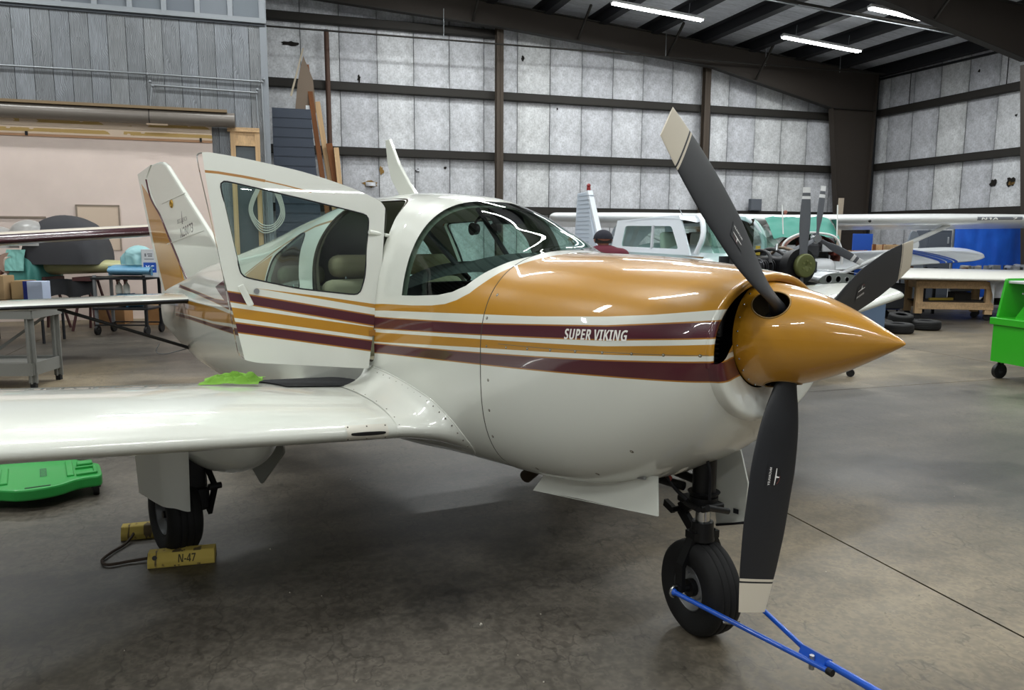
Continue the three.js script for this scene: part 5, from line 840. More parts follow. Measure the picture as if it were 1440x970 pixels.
// ---------- far right: a low-wing aeroplane without its cowling, a high-wing one behind it ----------
{
  const t = thing('airplane', 'pale blue-white low-wing aeroplane with its engine uncovered, behind the gold nose', 'airplane', [3.56, 0, -9.5], -1.22);
  const pale = MP(0xdde3ea, .35, { clearcoat: .6, clearcoatRoughness: .1 }), navy = M(0x1c2f86, .4);
  const hull2 = table([[-6.7, .05, .98, .82, .9], [-5.2, .2, 1.16, .68, .9], [-4.2, .40, 1.36, .58, .92], [-3.4, .55, 1.50, .55, .95], [-1.2, .56, 1.40, .55, .95], [-1.05, .54, 1.36, .58, .95]]);
  const sk = grid(40, 50, (a, b) => { const x = lerp(-6.7, -1.05, b), [w, yt, yb, ym] = hull2(x), th = a * TAU, c = Math.cos(th), s = Math.sin(th), h = s > 0 ? yt - ym : ym - yb; return [x, ym + h * Math.sign(s) * Math.abs(s) ** .8, w * Math.sign(c) * Math.abs(c) ** .7]; }, true, true);
  obj('fuselage', sk, pale, t);
  obj('firewall', box(.03, .72, .98, -1.05, .98, 0), M(0x4a4c50, .5, .4), t);
  for (const z of [.555, -.555]) obj('blue_stripe', box(2.2, .05, .01, -2.1, 1.12, z), navy, t);
  // cabin: roof, pillars, panes
  const roofY2 = (x) => 1.93 - .09 * ((x + 2.8) / 1.2) ** 2;
  obj('cabin_roof', [grid(20, 16, (a, b) => { const x = lerp(-4.0, -1.64, b), z = lerp(-.47, .47, a); return [x, roofY2(x) - .25 * z * z, z]; }), grid(20, 12, (a, b) => { const x = lerp(-5.0, -4.0, b), z = lerp(-.47, .47, a) * lerp(.45, 1, b); return [x, lerp(1.2, roofY2(-4) - .25 * z * z, smooth(0, 1, b) ** .7), z]; })], pale, t);
  for (const s of [1, -1]) {
    const side = (x, y) => [x, y, s * lerp(.555, .455, clamp((y - 1.35) / .55))];
    const pane = [[-3.72, 1.44], [-1.98, 1.42], [-2.28, 1.75], [-3.70, 1.77]], r = rounded(pane, [.06, .05, .06, .08]);
    const outer = [[-4.05, 1.36], [-1.66, 1.34], [-2.12, 1.905], [-4.0, 1.86]];
    const sh = sheet(outer, [r], () => 0, .03, 30); { const P = sh.attributes.position; for (let i = 0; i < P.count; i++) { const q = side(P.getX(i), P.getY(i)); P.setZ(i, q[2] + P.getZ(i) * s); } sh.computeVertexNormals(); }
    obj('side_panel', sh, pale, t);
    const gl = splitBy(grid(20, 10, (a, b) => [lerp(-3.75, -1.9, a), lerp(1.4, 1.79, b), 0]), r).inside; { const P = gl.attributes.position; for (let i = 0; i < P.count; i++) P.setZ(i, side(P.getX(i), P.getY(i))[2] - .01 * s); gl.computeVertexNormals(); } obj('side_window', gl, glassTint, t);
    obj('window_post', bar(side(-2.72, 1.42), side(-2.80, 1.76), .05, .03), M(0xb8bcc2, .5), t);
    // front quarter: bow and pane
    obj('windshield_bow', tube([side(-1.5, 1.36), [-1.44, 1.58, s * .50], [-1.54, 1.78, s * .44], [-1.78, 1.885, s * .36]], .04, 30, 10), pale, t);
    const q = grid(10, 10, (a, b) => { const y = lerp(1.38, 1.86, b), x0 = -1.44 - .1 * b, x1 = lerp(-.98, x0 + .02, b); const x = lerp(x0, x1, a); return [x, y, s * lerp(.54, .40, b)]; }); obj('quarter_window', q, glassTint, t);
  }
  obj('windshield', grid(16, 10, (a, b) => { const z = lerp(-.54, .54, a) * lerp(1, .74, b), y = lerp(1.38, 1.88, b), x = lerp(-.98, -1.62, b) - .12 * (z / .5) ** 2; return [x, y, z]; }), glassTint, t);
  obj('windshield_post', rod([-1.0, 1.38, 0], [-1.62, 1.87, 0], .016), pale, t);
  for (const s of [1, -1]) { const st = part('seat', t, [-2.5, 1.0, s * .24]); obj('backrest', tf(rbox(.12, .7, .4, .05), -.1, .32, 0, 0, 0, .15), M(0xcfcac0, .8), st); obj('cushion', rbox(.45, .14, .42, .05, .15, .0, 0), M(0xbdb6aa, .8), st); }
  obj('door_sill_interior', box(1.0, .4, .9, -2.0, 1.12, 0), M(0x8a6d48, .9), t);
  obj('cabin_liner', [box(.62, .50, .02, -1.85, 1.60, -.40), box(1.7, .02, .8, -2.8, 1.82, 0), box(.04, .4, .8, -2.62, 1.45, 0)], M(0x2c2219, .95), t); obj('roof_aerial', rod([-2.6, 1.92, .1], [-2.72, 2.06, .1], .007), galv, t);
  // ribbed fin and rudder with a red beacon
  const fin = part('tail_fin', t), finPts = [[-6.55, 1.0], [-5.35, 1.18], [-5.75, 1.6], [-6.08, 2.46], [-6.52, 2.44], [-6.66, 1.2]];
  obj('fin_skin', extr(finPts, .06, .02).translate(0, 0, -.03), M(0xbcc6d2, .4), fin);
  const rb2 = []; for (let k = 0; k < 15; k++) { const y = 1.26 + k * .08; obj('rib', box(lerp(.72, .44, k / 15), .012, .112, -6.28 + .006 * k, y, 0), M(0xa2adba, .45), fin); }
  obj('beacon', [tf(new THREE.CylinderGeometry(.035, .04, .06, 16), -6.1, 2.51, 0), tf(new THREE.SphereGeometry(.04, 16, 10), -6.1, 2.57, 0)], M(0x8c2222, .3), fin);
  obj('fin_leading_edge', bar([-5.36, 1.2, 0], [-6.06, 2.46, 0], .06, .1), pale, fin);
  obj('stabilator', rbox(.7, .05, 2.8, .02, -6.3, .98, 0), pale, t);
  obj('right_wing', rbox(1.5, .2, 3.6, .08, -2.6, .66, 2.25), pale, t);
  // left wing taken off: root ribs with lightening holes
  const stub = part('wing_stub', t, [-2.2, .9, -.56]);
  // uncovered engine
  const en = part('engine', t, [-.55, 1.22, 0]), dk = M(0x1c1c1f, .5, .4), gy = M(0x55565a, .4, .7);
  obj('crankcase', rbox(.72, .26, .34, .05), dk, en);
  for (const s of [1, -1]) for (let k = 0; k < 2; k++) { for (let f = 0; f < 6; f++) obj('cooling_fin', tf(new THREE.CylinderGeometry(.095, .095, .012, 18), -.16 + .34 * k, .0, s * (.2 + .035 * f), Math.PI / 2), f % 2 ? gy : dk, en); obj('valve_cover', rbox(.2, .15, .05, .02, -.16 + .34 * k, .0, s * .42), k ? gy : M(0x8d8f92, .4, .6), en); }
  for (const [p, m, r] of [[[[-.3, .12, .3], [-.1, .2, .2], [.2, .16, .25], [.3, .05, .3]], dk, .022], [[[-.35, .14, -.2], [0, .24, -.1], [.25, .17, -.2]], M(0x7c6a58, .6), .02], [[[-.4, .1, .1], [-.1, .22, .0], [.3, .14, .05]], M(0x2d2d30, .6), .025], [[[-.3, -.12, .4], [-.1, -.2, .45], [.2, -.16, .4]], M(0x6d4a3a, .5, .5), .03], [[[-.45, .2, .35], [-.2, .1, .46], [.05, .16, .42]], dk, .016], [[[-.4, .22, -.3], [-.1, .28, -.1], [.15, .2, .1]], M(0x9a9ca0, .4, .6), .012]]) obj('hose', tube(p, r), m, en);
  obj('baffle', [box(.6, .16, .012, 0, .02, .47), box(.02, .3, .8, -.4, .05, 0)], M(0x2a2b2e, .6, .3), en); obj('oil_filler', tf(new THREE.CylinderGeometry(.03, .03, .12, 14), -.22, .2, .1), M(0xb8a23a, .5), en); obj('battery_box', rbox(.2, .18, .22, .02, -.36, .12, -.28), M(0x8b8f94, .5), en);
  obj('air_intake', tf(new THREE.TorusGeometry(.1, .035, 10, 24), .16, -.02, .40, 0, 1.0), black, en); obj('white_duct', rbox(.3, .16, .2, .04, .05, -.16, .36), M(0xd3d6da, .5), en);
  obj('nose_ring', tf(new THREE.CylinderGeometry(.2, .22, .16, 28), .42, .02, 0, 0, 0, Math.PI / 2), dk, en);
  const pr = part('propeller', t, [0, 1.25, 0]); const olive = M(0x5d6238, .5, .2);
  obj('bulkhead', tf(lathe([[0, 0], [.05, .02], [.13, .015], [.145, 0], [.145, -.05], [0, -.05]], 40), .03, 0, 0, 0, 0, -Math.PI / 2), olive, pr); for (let k = 0; k < 6; k++) obj('bolt', tf(new THREE.CylinderGeometry(.014, .014, .02, 8), .045, .06 * Math.cos(k * 1.047), .06 * Math.sin(k * 1.047), 0, 0, Math.PI / 2), M(0x7c7f52, .4, .4), pr);
  const bl = (sgn, mat, a, b, nm, parent) => obj(nm, grid(16, 16, (u, v) => { const r = lerp(a, b, v), ch = lerp(.10, .13, smooth(.2, .5, r)) * lerp(1, .72, smooth(.6, .94, r)), th = u * TAU, px = Math.cos(th) * ch * .5, py = Math.sin(th) * .012, B = -sgn * lerp(.6, .25, r); return [Math.sin(B) * px + Math.cos(B) * py - .03, sgn * r, Math.cos(B) * px - Math.sin(B) * py]; }, true), mat, parent);
  const gp = M(0x5d6066, .5, .2), wp = M(0xd9dadb, .5);
  for (const s of [1, -1]) { const b = part('propeller_blade', pr); bl(s, gp, .05, .80, 'blade_body', b); bl(s, wp, .80, .835, 'tip_band', b); bl(s, gp, .835, .875, 'gap', b); bl(s, wp, .875, .94, 'tip', b); }
  for (const [x, z] of [[-.5, 0], [-2.6, 1.5], [-2.6, -.5]]) { obj('gear_leg', rod([x, .2, z], [x, .75, z], .04), galv, t); obj('tire', tyre(.2, .15, .09).translate(x, .2, z), tyreRubber, t); }
}
{ // removed wing: root end with three lightening holes towards the camera
  const t = thing('removed_wing', 'silver-grey removed wing with three round holes in its root rib', 'wing', [4.02, 0, -9.85], .35), sv = M(0xc4c8cc, .35, .3);
  const prof = (k) => { const q = []; for (let i = 0; i <= 24; i++) { const a = i / 24, up = a < .5, s = up ? 1 - 2 * a : 2 * a - 1, x = s * s; q.push([x * .95 - .2, foilY(x, up) * 1.45 + .0]); } return q.map(([x, y]) => [x * k, y * k]); };
  const rib = part('root_rib', t, [0, 1.05, 0]);
  obj('rib_plate', extr(prof(.85), .012, 0, [circlePts(-.02, .02, .05, 18), circlePts(.13, .016, .043, 18), circlePts(.27, .010, .033, 18)]), M(0x7c7f80, .5, .4), rib);
  for (const [x, y, r] of [[-.02, .02, .051], [.13, .016, .044], [.27, .010, .034]]) obj('hole_flange', tf(new THREE.TorusGeometry(r, .005, 6, 24), x, y, .012), M(0x9a9da0, .4, .5), rib);
  const sp = grid(48, 12, (a, b) => { const p = prof(.85 - .1 * b), q = p[Math.round(a * 24) % 25]; return [q[0] + .55 * b, 1.05 + q[1] + .06 * b, -2.3 * b]; }); obj('skin', sp, sv, t);
  obj('blue_band', grid(24, 3, (a, b) => { const k = lerp(.18, .5, b), p = prof(.85 - .1 * k), q = p[Math.round(lerp(2, 11, a))]; return [q[0] + .55 * k, 1.05 + q[1] + .06 * k + .004, -2.3 * k]; }), M(0x27346e, .3, .2), t);
  obj('clear_sheet', grid(20, 20, (a, b) => [lerp(-.1, .75, a) + .3 * b, 1.14 + .05 * tarpN(a, b) - .03 * a, -.3 - 1.2 * b]), MP(0xd6d9de, .25, { transmission: .5, thickness: 0 }), t);
  for (const [x, z] of [[.05, -.15], [.75, -2.0]]) { const s = part('wing_stand', t, [x, 0, z]); for (const q of [-.2, .2]) obj('leg', rod([q * 1.4, 0, 0], [q, .98, 0], .022), steelBlack, s); obj('pad', box(.55, .05, .1, 0, .96, 0), M(0x4b4b4f, .8), s); }
}
{
  const t = thing('airplane', 'white high-wing strut-braced aeroplane with its nose cowl opened, behind the uncovered engine', 'airplane', [5.6, 0, -14.4], -1.60);
  const silver = MP(0xd4d6d6, .35, { clearcoat: .6, clearcoatRoughness: .1 }), teal = M(0x3a8577, .7);
  // wing: from one tip to the other, chord aft
  const W = part('wing', t); const wf = (z, a) => { const c = lerp(1.6, 1.15, smooth(2.5, 5.6, Math.abs(z))), up = a < .5, q = up ? 1 - 2 * a : 2 * a - 1, x = q * q, y0 = 1.95 + .012 * Math.abs(z); return [-1.35 - x * c, y0 + foilY(x, up) * c * 1.3 - .2 * x, z]; };
  obj('wing_skin', grid(48, 40, (a, b) => wf(lerp(-5.4, 4.75, b), a)), silver, W);
  for (const z of [4.75, -5.4]) obj('wing_tip', grid(48, 6, (a, b) => { const p = wf(z, a), m = wf(z, 1 - a), k = Math.cos(b * 1.57); return [lerp(-1.9, p[0], .7 + .3 * k), lerp((p[1] + m[1]) / 2, p[1], k), z + Math.sign(z) * .14 * Math.sin(b * 1.57)]; }), silver, W);
  const reg = canvasTex(256, 64, (c) => { c.fillStyle = '#d2d4d4'; c.fillRect(0, 0, 256, 64); c.fillStyle = '#6d7076'; c.fillRect(0, 0, 256, 58); c.fillStyle = '#f1f1ee'; c.font = 'bold 50px sans-serif'; c.fillText('N1A', 20, 50); c.fillText('7', 200, 50); });
  obj('lettering', grid(10, 8, (a, b) => { const p = wf(lerp(-3.62, -4.5, a), lerp(.575, .45, b)); return [p[0] + .008, p[1], p[2], a, b]; }), M(0xffffff, .5, 0, { map: reg }), W);
  for (const s of [1, -1]) { obj('strut', rod([-1.4, .72, s * .7], [-1.8, 1.86, s * 3.3], .045), silver, t); obj('landing_lamp', tf(new THREE.SphereGeometry(.03, 10, 8), -1.33, 1.93, s * 1.5), black, W); }
  obj('fuselage', grid(32, 30, (a, b) => { const x = lerp(-6.6, -.75, b), k = smooth(0, .62, b), w = lerp(.08, .52, k), h = lerp(.1, .5, k), ym = lerp(1.25, 1.15, k), th = a * TAU, c = Math.cos(th), s = Math.sin(th); return [x, ym + h * Math.sign(s) * Math.abs(s) ** .75, w * Math.sign(c) * Math.abs(c) ** .7]; }, true, true), silver, t);
  obj('cabin', [rbox(1.9, .12, 1.04, .05, -2.2, 1.86, 0), bar([-1.35, 1.6, .5], [-1.5, 1.88, .48], .06, .05), bar([-1.35, 1.6, -.5], [-1.5, 1.88, -.48], .06, .05), bar([-2.6, 1.5, .5], [-2.6, 1.9, .5], .06, .05), bar([-2.6, 1.5, -.5], [-2.6, 1.9, -.5], .06, .05)], silver, t);
  obj('windshield', grid(8, 8, (a, b) => [lerp(-1.0, -1.42, b), lerp(1.55, 1.88, b), lerp(-.5, .5, a)]), glassTint, t);
  obj('windshield_cover', grid(30, 14, (a, b) => { const z = lerp(-.66, .60, a); return [lerp(-.62, -1.28, b) + .05 * tarpN(a, b), lerp(1.58, 1.99, b) + .05 * (tarpN(a * 2, b) - .5) + .02 * Math.abs(Math.sin(a * 9)), z]; }), teal, t);
  obj('hanging_cover', grid(10, 14, (a, b) => [lerp(-.75, -1.1, a) + .04 * tarpN(b, a), lerp(1.95, 1.38, b), -.64 - .12 * Math.sin(b * 3) * a]), M(0x2f5f57, .8), t);
  for (const z of [-.62, .4]) obj('cover_pole', rod([-.68, 1.6, z], [-.8, 2.22, z * 1.04], .012), M(0xd8dad8, .5), t);
  obj('beacon', [rod([-1.9, 1.96, .0], [-1.9, 2.1, 0], .02), tf(new THREE.SphereGeometry(.04, 12, 8), -1.9, 2.12, 0)], M(0x7d4a3c, .4), t);
  // open nose: cowl ring, engine lumps
  obj('cowl_rim', tube([[-.25, 1.26, .56], [-.22, 1.50, .52], [-.22, 1.66, .25], [-.22, 1.68, -.1], [-.22, 1.60, -.42], [-.25, 1.36, -.56], [-.25, 1.1, -.58]], .022, 50, 8), M(0xdedede, .4), t);
  obj('cowl_inner', grid(24, 10, (a, b) => { const th = lerp(-.2, Math.PI + .2, a); return [-.24 - .5 * b, 1.24 + .42 * Math.sin(th), .54 * Math.cos(th)]; }), M(0x63382c, .6), t);
  const en = part('engine', t, [-.5, 1.36, 0]); obj('crankcase', rbox(.5, .26, .32, .05), M(0x47484c, .5, .5), en); for (const [y, z, w, c] of [[.02, .36, .2, 0xd4d6d8], [.05, -.34, .22, 0xcfd2d5], [.12, .12, .12, 0x8b4a3a], [.14, -.16, .14, 0x2b2b2e], [-.02, -.5, .1, 0x7a3a2e]]) obj('cylinder_head', rbox(.3, .16, w, .03, .02, y, z), M(c, .5, .2), en); for (let k = 0; k < 4; k++) obj('ignition_lead', tube([[.1, .14, -.3 + .2 * k], [.16, .24, -.2 + .15 * k], [.2, .12, -.1 + .1 * k]], .014), [M(0x9a5a3c, .6), rubber][k % 2], en);
  obj('chin', rbox(.6, .42, 1.0, .16, -.5, 1.0, 0), M(0xcfd2d6, .4), t);
  const pr = part('propeller', t, [0, 1.58, 0]); obj('hub', [tf(new THREE.CylinderGeometry(.07, .07, .14, 20), -.02, 0, 0, 0, 0, Math.PI / 2), tf(new THREE.CylinderGeometry(.1, .1, .03, 20), -.08, 0, 0, 0, 0, Math.PI / 2)], chrome, pr);
  const gp = M(0x62656b, .5, .2), wp = M(0xd9dadb, .5);
  for (let k = 0; k < 3; k++) { const b = part('propeller_blade', pr); b.rotation.x = [-.07, -2.05, 2.12][k]; const seg = (a, c, m, nm) => obj(nm, grid(14, 10, (u, v) => { const r = lerp(a, c, v), ch = lerp(.08, .15, smooth(.15, .4, r)) * lerp(1, .75, smooth(.6, .95, r)), th = u * TAU, B = lerp(.6, .3, r), px = Math.cos(th) * ch * .5, py = Math.sin(th) * .012; return [Math.sin(B) * px + Math.cos(B) * py, r, Math.cos(B) * px - Math.sin(B) * py]; }, true), m, b); seg(.05, .74, gp, 'blade_body'); seg(.74, .80, wp, 'tip_band'); seg(.80, .86, gp, 'gap'); seg(.86, .95, wp, 'tip'); }
  for (const [x, z] of [[-.7, 0], [-2.3, 1.1], [-2.3, -1.1]]) { obj('gear_leg', rod([x, .2, z], [x - .1, .9, z * .4], .035), silver, t); obj('tire', tyre(.2, .15, .09).translate(x, .2, z), tyreRubber, t); }
}
// ---------- removed wings, stands, tarpaulin, cabinet, pallets ----------
function looseWing(name, label, root, tip, aft, c0, c1, thick, mat, round) {
  const R0 = V3(...root), T0 = V3(...tip), A = V3(...aft).normalize(), o = [root[0], 0, root[2]], t = thing(name, label, 'wing', o);
  const f = (k, a) => { const tipk = round ? Math.sqrt(Math.max(0, 1 - clamp((k - .82) / .18) ** 2)) : 1, c = lerp(c0, c1, k) * lerp(.25, 1, tipk), p = R0.clone().lerp(T0, k), up = a < .5, q = up ? 1 - 2 * a : 2 * a - 1, x = q * q, sh = (lerp(c0, c1, k) - c) * .45; return [p.x + A.x * (x * c + sh) - o[0], p.y + A.y * (x * c + sh) + foilY(x, up) * c * thick * lerp(.5, 1, tipk), p.z + A.z * (x * c + sh) - o[2]]; };
  obj('wing_skin', grid(48, 36, (a, b) => f(b, a)), mat, t);
  for (const k of [0, 1]) obj('end_rib', grid(24, 1, (a, b) => { const p = f(k, a), m = f(k, 1 - a); return [p[0], lerp(p[1], (p[1] + m[1]) / 2, b), p[2]]; }), M(0x9a9da0, .5, .3), t);
  return { t, f };
}
{
  const pw = MP(0xeef2f6, .35, { clearcoat: .5 });
  const a = looseWing('removed_wing', 'pale removed wing with a rounded tip and slanting blue stripes, right of the propeller', [6.6, .93, -16.2], [10.25, 1.16, -16.6], [.02, .24, -1], 1.35, 1.15, 1.05, pw, true);
  for (const [k0, k1, c] of [[.665, .70, 0x2a55b8], [.71, .745, 0x2f62c4], [.755, .775, 0x2a55b8]]) obj('blue_stripe', grid(24, 2, (u, v) => { const s = lerp(.04, .52, u), k = lerp(k0, k1, v) - .16 * (1 - smooth(.05, .5, s)), p = a.f(k, s); return [p[0], p[1] + .006 * (s < .5 ? 1 : -1), p[2] + .008]; }), M(c, .4), a.t);
  for (const x of [.6, 2.4]) { const s = part('stand', a.t, [x, 0, -.55]); obj('post', [box(.05, .86 + .05 * x, .05, 0, .43 + .025 * x, .2), box(.05, .86 + .05 * x, .05, 0, .43 + .025 * x, -.2)], steelBlack, s); obj('cross_bar', box(.06, .06, .6, 0, .8, 0), steelBlack, s); }
  const b = looseWing('removed_wing', 'cream white removed wing laid across the wheeled timber stand', [7.45, .84, -14.9], [11.4, .80, -14.6], [.06, .10, -1], 1.35, 1.30, 1.05, MP(0xe4e3dc, .35, { clearcoat: .5 }), false);
  const st = part('stand', b.t, [3.4, 0, -.5]); obj('post', [box(.06, .72, .06, 0, .36, .3), box(.06, .72, .06, 0, .36, -.3)], steelBlack, st);
}
{
  const t = thing('timber_stand', 'wheeled timber stand built of pale two-by-fours under the cream wing', 'stand', [8.75, 0, -15.55], -.16);
  for (const z of [.35, -.35]) for (const y of [.28, .69]) obj('rail', rbox(1.4, .14, .05, .006, 0, y, z), timber, t);
  for (const x of [-.66, .62]) for (const z of [.33, -.33]) { obj('post', rbox(.14, .64, .1, .006, x, .44, z * .95), timber, t); const c = part('caster', t, [x, 0, z * .9]); obj('wheel', tf(new THREE.CylinderGeometry(.065, .065, .035, 20), 0, .065, 0, Math.PI / 2), black, c); obj('fork', box(.05, .06, .05, 0, .12, 0), steelBlack, c); }
  obj('deck', rbox(1.36, .02, .64, .004, 0, .36, 0), M(0x3a3128, .9), t); obj('end_rail', [box(.05, .14, .7, .64, .69, 0), box(.05, .14, .7, -.66, .69, 0)], timber, t);
  const pl = thing('yellow_level', 'yellow bar lying on the lower deck of the timber stand', 'bar', [8.55, .372, -15.45]); obj('bar', rbox(.5, .05, .06, .008, 0, .026, 0, 0, .1), M(0xb39a3a, .6), pl);
  const bx = thing('parts_box', 'dark box of parts on the deck of the timber stand', 'box', [9.0, .372, -15.6]); obj('box', rbox(.34, .16, .26, .01, 0, .08, 0), M(0x2a2723, .8), bx); obj('pipe', rod([-.2, .19, 0], [.2, .2, .06], .03), galv, bx);
  const cl = thing('grey_cloth', 'pale grey cloth draped over the end of the wheeled timber stand', 'cloth', [9.55, 0, -15.05]); obj('cloth', grid(30, 20, (a, b) => [lerp(-.30, .30, a) - .12 * b * (a - .3), lerp(.78, .30 + .16 * Math.abs(Math.sin(a * 5)), b), .10 * Math.sin(a * 16 + 2 * b) * (.3 + b) + .04 * tarpN(a, b)]), M(0xb9bcc0, .95), cl);
  const cc = thing('dolly', 'dark low dolly behind the grey cloth', 'dolly', [10.05, 0, -15.9]); obj('deck', rbox(.9, .06, .6, .01, 0, .3, 0), steelBlack, cc); for (const x of [-.38, .38]) for (const z of [-.22, .22]) obj('wheel', tf(new THREE.CylinderGeometry(.07, .07, .04, 18), x, .07, z, Math.PI / 2), black, cc); obj('upright', [bar([-.38, .13, .22], [-.38, .3, .22], .04, .04), bar([.38, .13, .22], [.38, .3, .22], .04, .04), bar([-.38, .13, -.22], [-.38, .3, -.22], .04, .04), bar([.38, .13, -.22], [.38, .3, -.22], .04, .04)], steelBlack, cc); obj('load', drape(.7, .22, .4, 9.3, 3, .2).translate(0, .33, 0), M(0x37332e, .9), cc);
}
{ // tires lying on the floor
  const spots = [[6.55, -13.1, 0, 'black tyre lying flat on the floor, nearest of the small heap'], [7.28, -13.6, 0, 'black tyre lying flat on the floor, right of the heap'], [6.45, -13.62, 0, 'black tyre lying flat on the floor at the left back of the heap'], [6.92, -13.75, .13, 'greyish tyre lying on top of the small heap']];
  const base = thing('loose_tire', spots[0][3], 'tire', [0, 0, 0]); const ty = tyre(.26, .165, .13).rotateX(Math.PI / 2); obj('tire', ty.translate(0, .083, 0), tyreRubber, base); obj('bead_ring', tf(new THREE.TorusGeometry(.13, .012, 8, 30), 0, .15, 0, Math.PI / 2), rubber, base);
  spots.forEach(([x, z, y, l], i) => { const o = i ? dup(base, [x, y, z], .4 * i, l) : base; o.position.set(x, y, z); o.userData.label = l; if (i === 3) { o.rotation.x = .16; o.scale.setScalar(.8); } });
}
{
  const t = thing('storage_tote', 'blue-grey plastic tote on the floor behind the spinner tip', 'tote', [5.78, 0, -12.9], .2); obj('tote', [box(.62, .02, .5, 0, .03, 0), box(.62, .62, .02, 0, .33, .25), box(.62, .62, .02, 0, .33, -.25), box(.02, .62, .5, .31, .33, 0), box(.02, .62, .5, -.31, .33, 0)], M(0x5b6f8a, .6), t); obj('rim', [box(.68, .04, .03, 0, .63, .265), box(.68, .04, .03, 0, .63, -.265), box(.03, .04, .55, .33, .63, 0), box(.03, .04, .55, -.33, .63, 0)], M(0x3f4f88, .6), t);
  const u = thing('black_trolley', 'black trolley with casters left of the timber stand', 'trolley', [7.3, 0, -15.6]); obj('box', rbox(.9, .5, .6, .02, 0, .46, 0), M(0x16171b, .7), u); obj('shelf', box(.8, .03, .5, 0, .2, 0), M(0x202c58, .7), u); for (const x of [-.36, .36]) for (const z of [-.22, .22]) { obj('caster', tf(new THREE.CylinderGeometry(.06, .06, .03, 16), x, .06, z, Math.PI / 2), black, u); obj('leg', box(.03, .14, .03, x, .15, z), steelBlack, u); }
  const v = thing('floor_dolly', 'small black wheeled dolly under the far side of the gold spinner', 'dolly', [3.66, 0, -8.95], -.5); obj('frame', [bar([-.28, .12, 0], [.28, .12, 0], .04, .03), bar([0, .12, -.3], [0, .12, .3], .04, .03)], steelBlack, v); for (const [x, z] of [[.28, 0], [-.28, 0], [0, .3], [0, -.3]]) { obj('wheel', tf(new THREE.CylinderGeometry(.045, .045, .03, 18), x, .045, z, Math.PI / 2), black, v); obj('fork', box(.04, .05, .045, x, .095, z), steelBlack, v); }
}
{ // blue tarpaulin screen, cabinet, pallets and clutter at the back
  const bt = thing('tarpaulin_screen', 'bright blue tarpaulin screen hung on a frame at the far right', 'tarpaulin', [10.55, 0, -18.7], .03), blueT = texture(256, 256, (u, v) => { const n = fbmT(u, v); return [20 + 20 * n, 78 + 40 * n, 190 + 50 * n]; }); function fbmT(u, v) { fbmT.f = fbmT.f || fbm(131, 4, 5); return fbmT.f(u, v); }
  obj('sheet', grid(60, 20, (a, b) => [lerp(0, 2.1, a), lerp(.2, 2.02, b), .006 * Math.sin(a * 40) * (1 - .5 * b) + .05 * tarpN(a * 2, b), a * 3, b]), M(0xffffff, .6, 0, { map: blueT }), bt);
  for (const x of [.02, 1.05, 2.1]) obj('post', rod([x, 0, -.06], [x, 2.04, -.06], .025), galv, bt); obj('top_rail', rod([0, 2.03, -.06], [2.1, 2.03, -.06], .02), galv, bt);
  const cb = thing('steel_cabinet', 'grey steel cabinet left of the blue tarpaulin', 'cabinet', [10.2, 0, -18.95], .1); obj('body', rbox(.62, 1.78, .45, .015, 0, .9, 0), M(0x565d68, .5, .3), cb); obj('door', rbox(.56, 1.66, .02, .006, 0, .9, .235), M(0x5f6672, .5, .3), cb); obj('handle', rbox(.04, .16, .03, .008, .2, 1.55, .255), M(0xb0b5bb, .4, .5), cb);
  const sp = thing('aircraft_door', 'grey removed aeroplane door with a round white mark leaning beside the cabinet', 'door', [9.5, 0, -18.5], .15); obj('panel', tf(extr(rounded([[-.3, 0], [.25, 0], [.3, .9], [.12, 1.75], [-.05, 1.78], [-.3, 1.0]], .08), .03, .008), 0, .0, 0, -.05), M(0x7b838d, .5, .2), sp); obj('white_mark', tf(new THREE.CylinderGeometry(.1, .1, .01, 24).scale(1, 1, 1.3), .05, 1.45, -.03, Math.PI / 2 - .05), M(0xd8dcde, .5), sp); obj('black_seal', tf(bar([-.31, .1, .04], [-.3, 1.0, .04], .03, .02), 0, 0, 0, -.05), black, sp);
  const pal = (label, x, y, z, w, h, d) => { const p = thing('wooden_crate', label, 'crate', [x, y, z], .08); for (let k = 0; k < 3; k++) obj('slat', rbox(w, h / 3 - .02, .025, .003, 0, h / 6 + k * h / 3, d / 2), timber, p); for (let k = 0; k < 3; k++) obj('slat', rbox(w, h / 3 - .02, .025, .003, 0, h / 6 + k * h / 3, -d / 2), timber, p); for (const x of [-w / 2 + .03, w / 2 - .03]) for (const zz of [d / 2 - .04, -d / 2 + .04]) obj('corner_post', box(.06, h, .05, x, h / 2, zz), timberDark, p); obj('bottom', box(w * .96, .02, d * .96, 0, .012, 0), timberDark, p); };
  const pt = thing('pallet_rack', 'low dark rack carrying the wooden crates beyond the far propeller', 'rack', [8.47, 0, -18.3], .08); obj('deck', box(1.5, .05, .8, 0, .93, 0), timberDark, pt); for (const [x, z] of [[.7, .36], [-.7, .36], [.7, -.36], [-.7, -.36]]) obj('post', box(.07, .91, .07, x, .455, z), steelBlack, pt);
  pal('open wooden crate on the rack, left of the pair', 8.10, .957, -18.25, .62, .36, .5); pal('taller wooden crate on the rack, right of the pair', 8.80, .957, -18.25, .56, .5, .5);
  const bp = thing('blue_panel', 'small blue panel standing on the back of the rack above the crates', 'panel', [8.5, 0, -19.0], .1); obj('board', rbox(.5, 1.7, .04, .006, 0, .85, 0), M(0x1b4fb0, .6), bp); obj('brace', bar([0, .0, -.4], [0, 1.3, -.03], .04, .04), steelBlack, bp);
  const pk = thing('parts_heap', 'heap of metal engine parts on a low bench before the blue tarpaulin', 'parts', [10.9, 0, -17.9]), r = rng(55); obj('bench_top', box(2.0, .05, .6, .3, .82, 0), steelBlack, pk); for (const [x, z] of [[-.6, .25], [1.2, .25], [-.6, -.25], [1.2, -.25]]) obj('leg', box(.05, .8, .05, x, .4, z), steelBlack, pk);
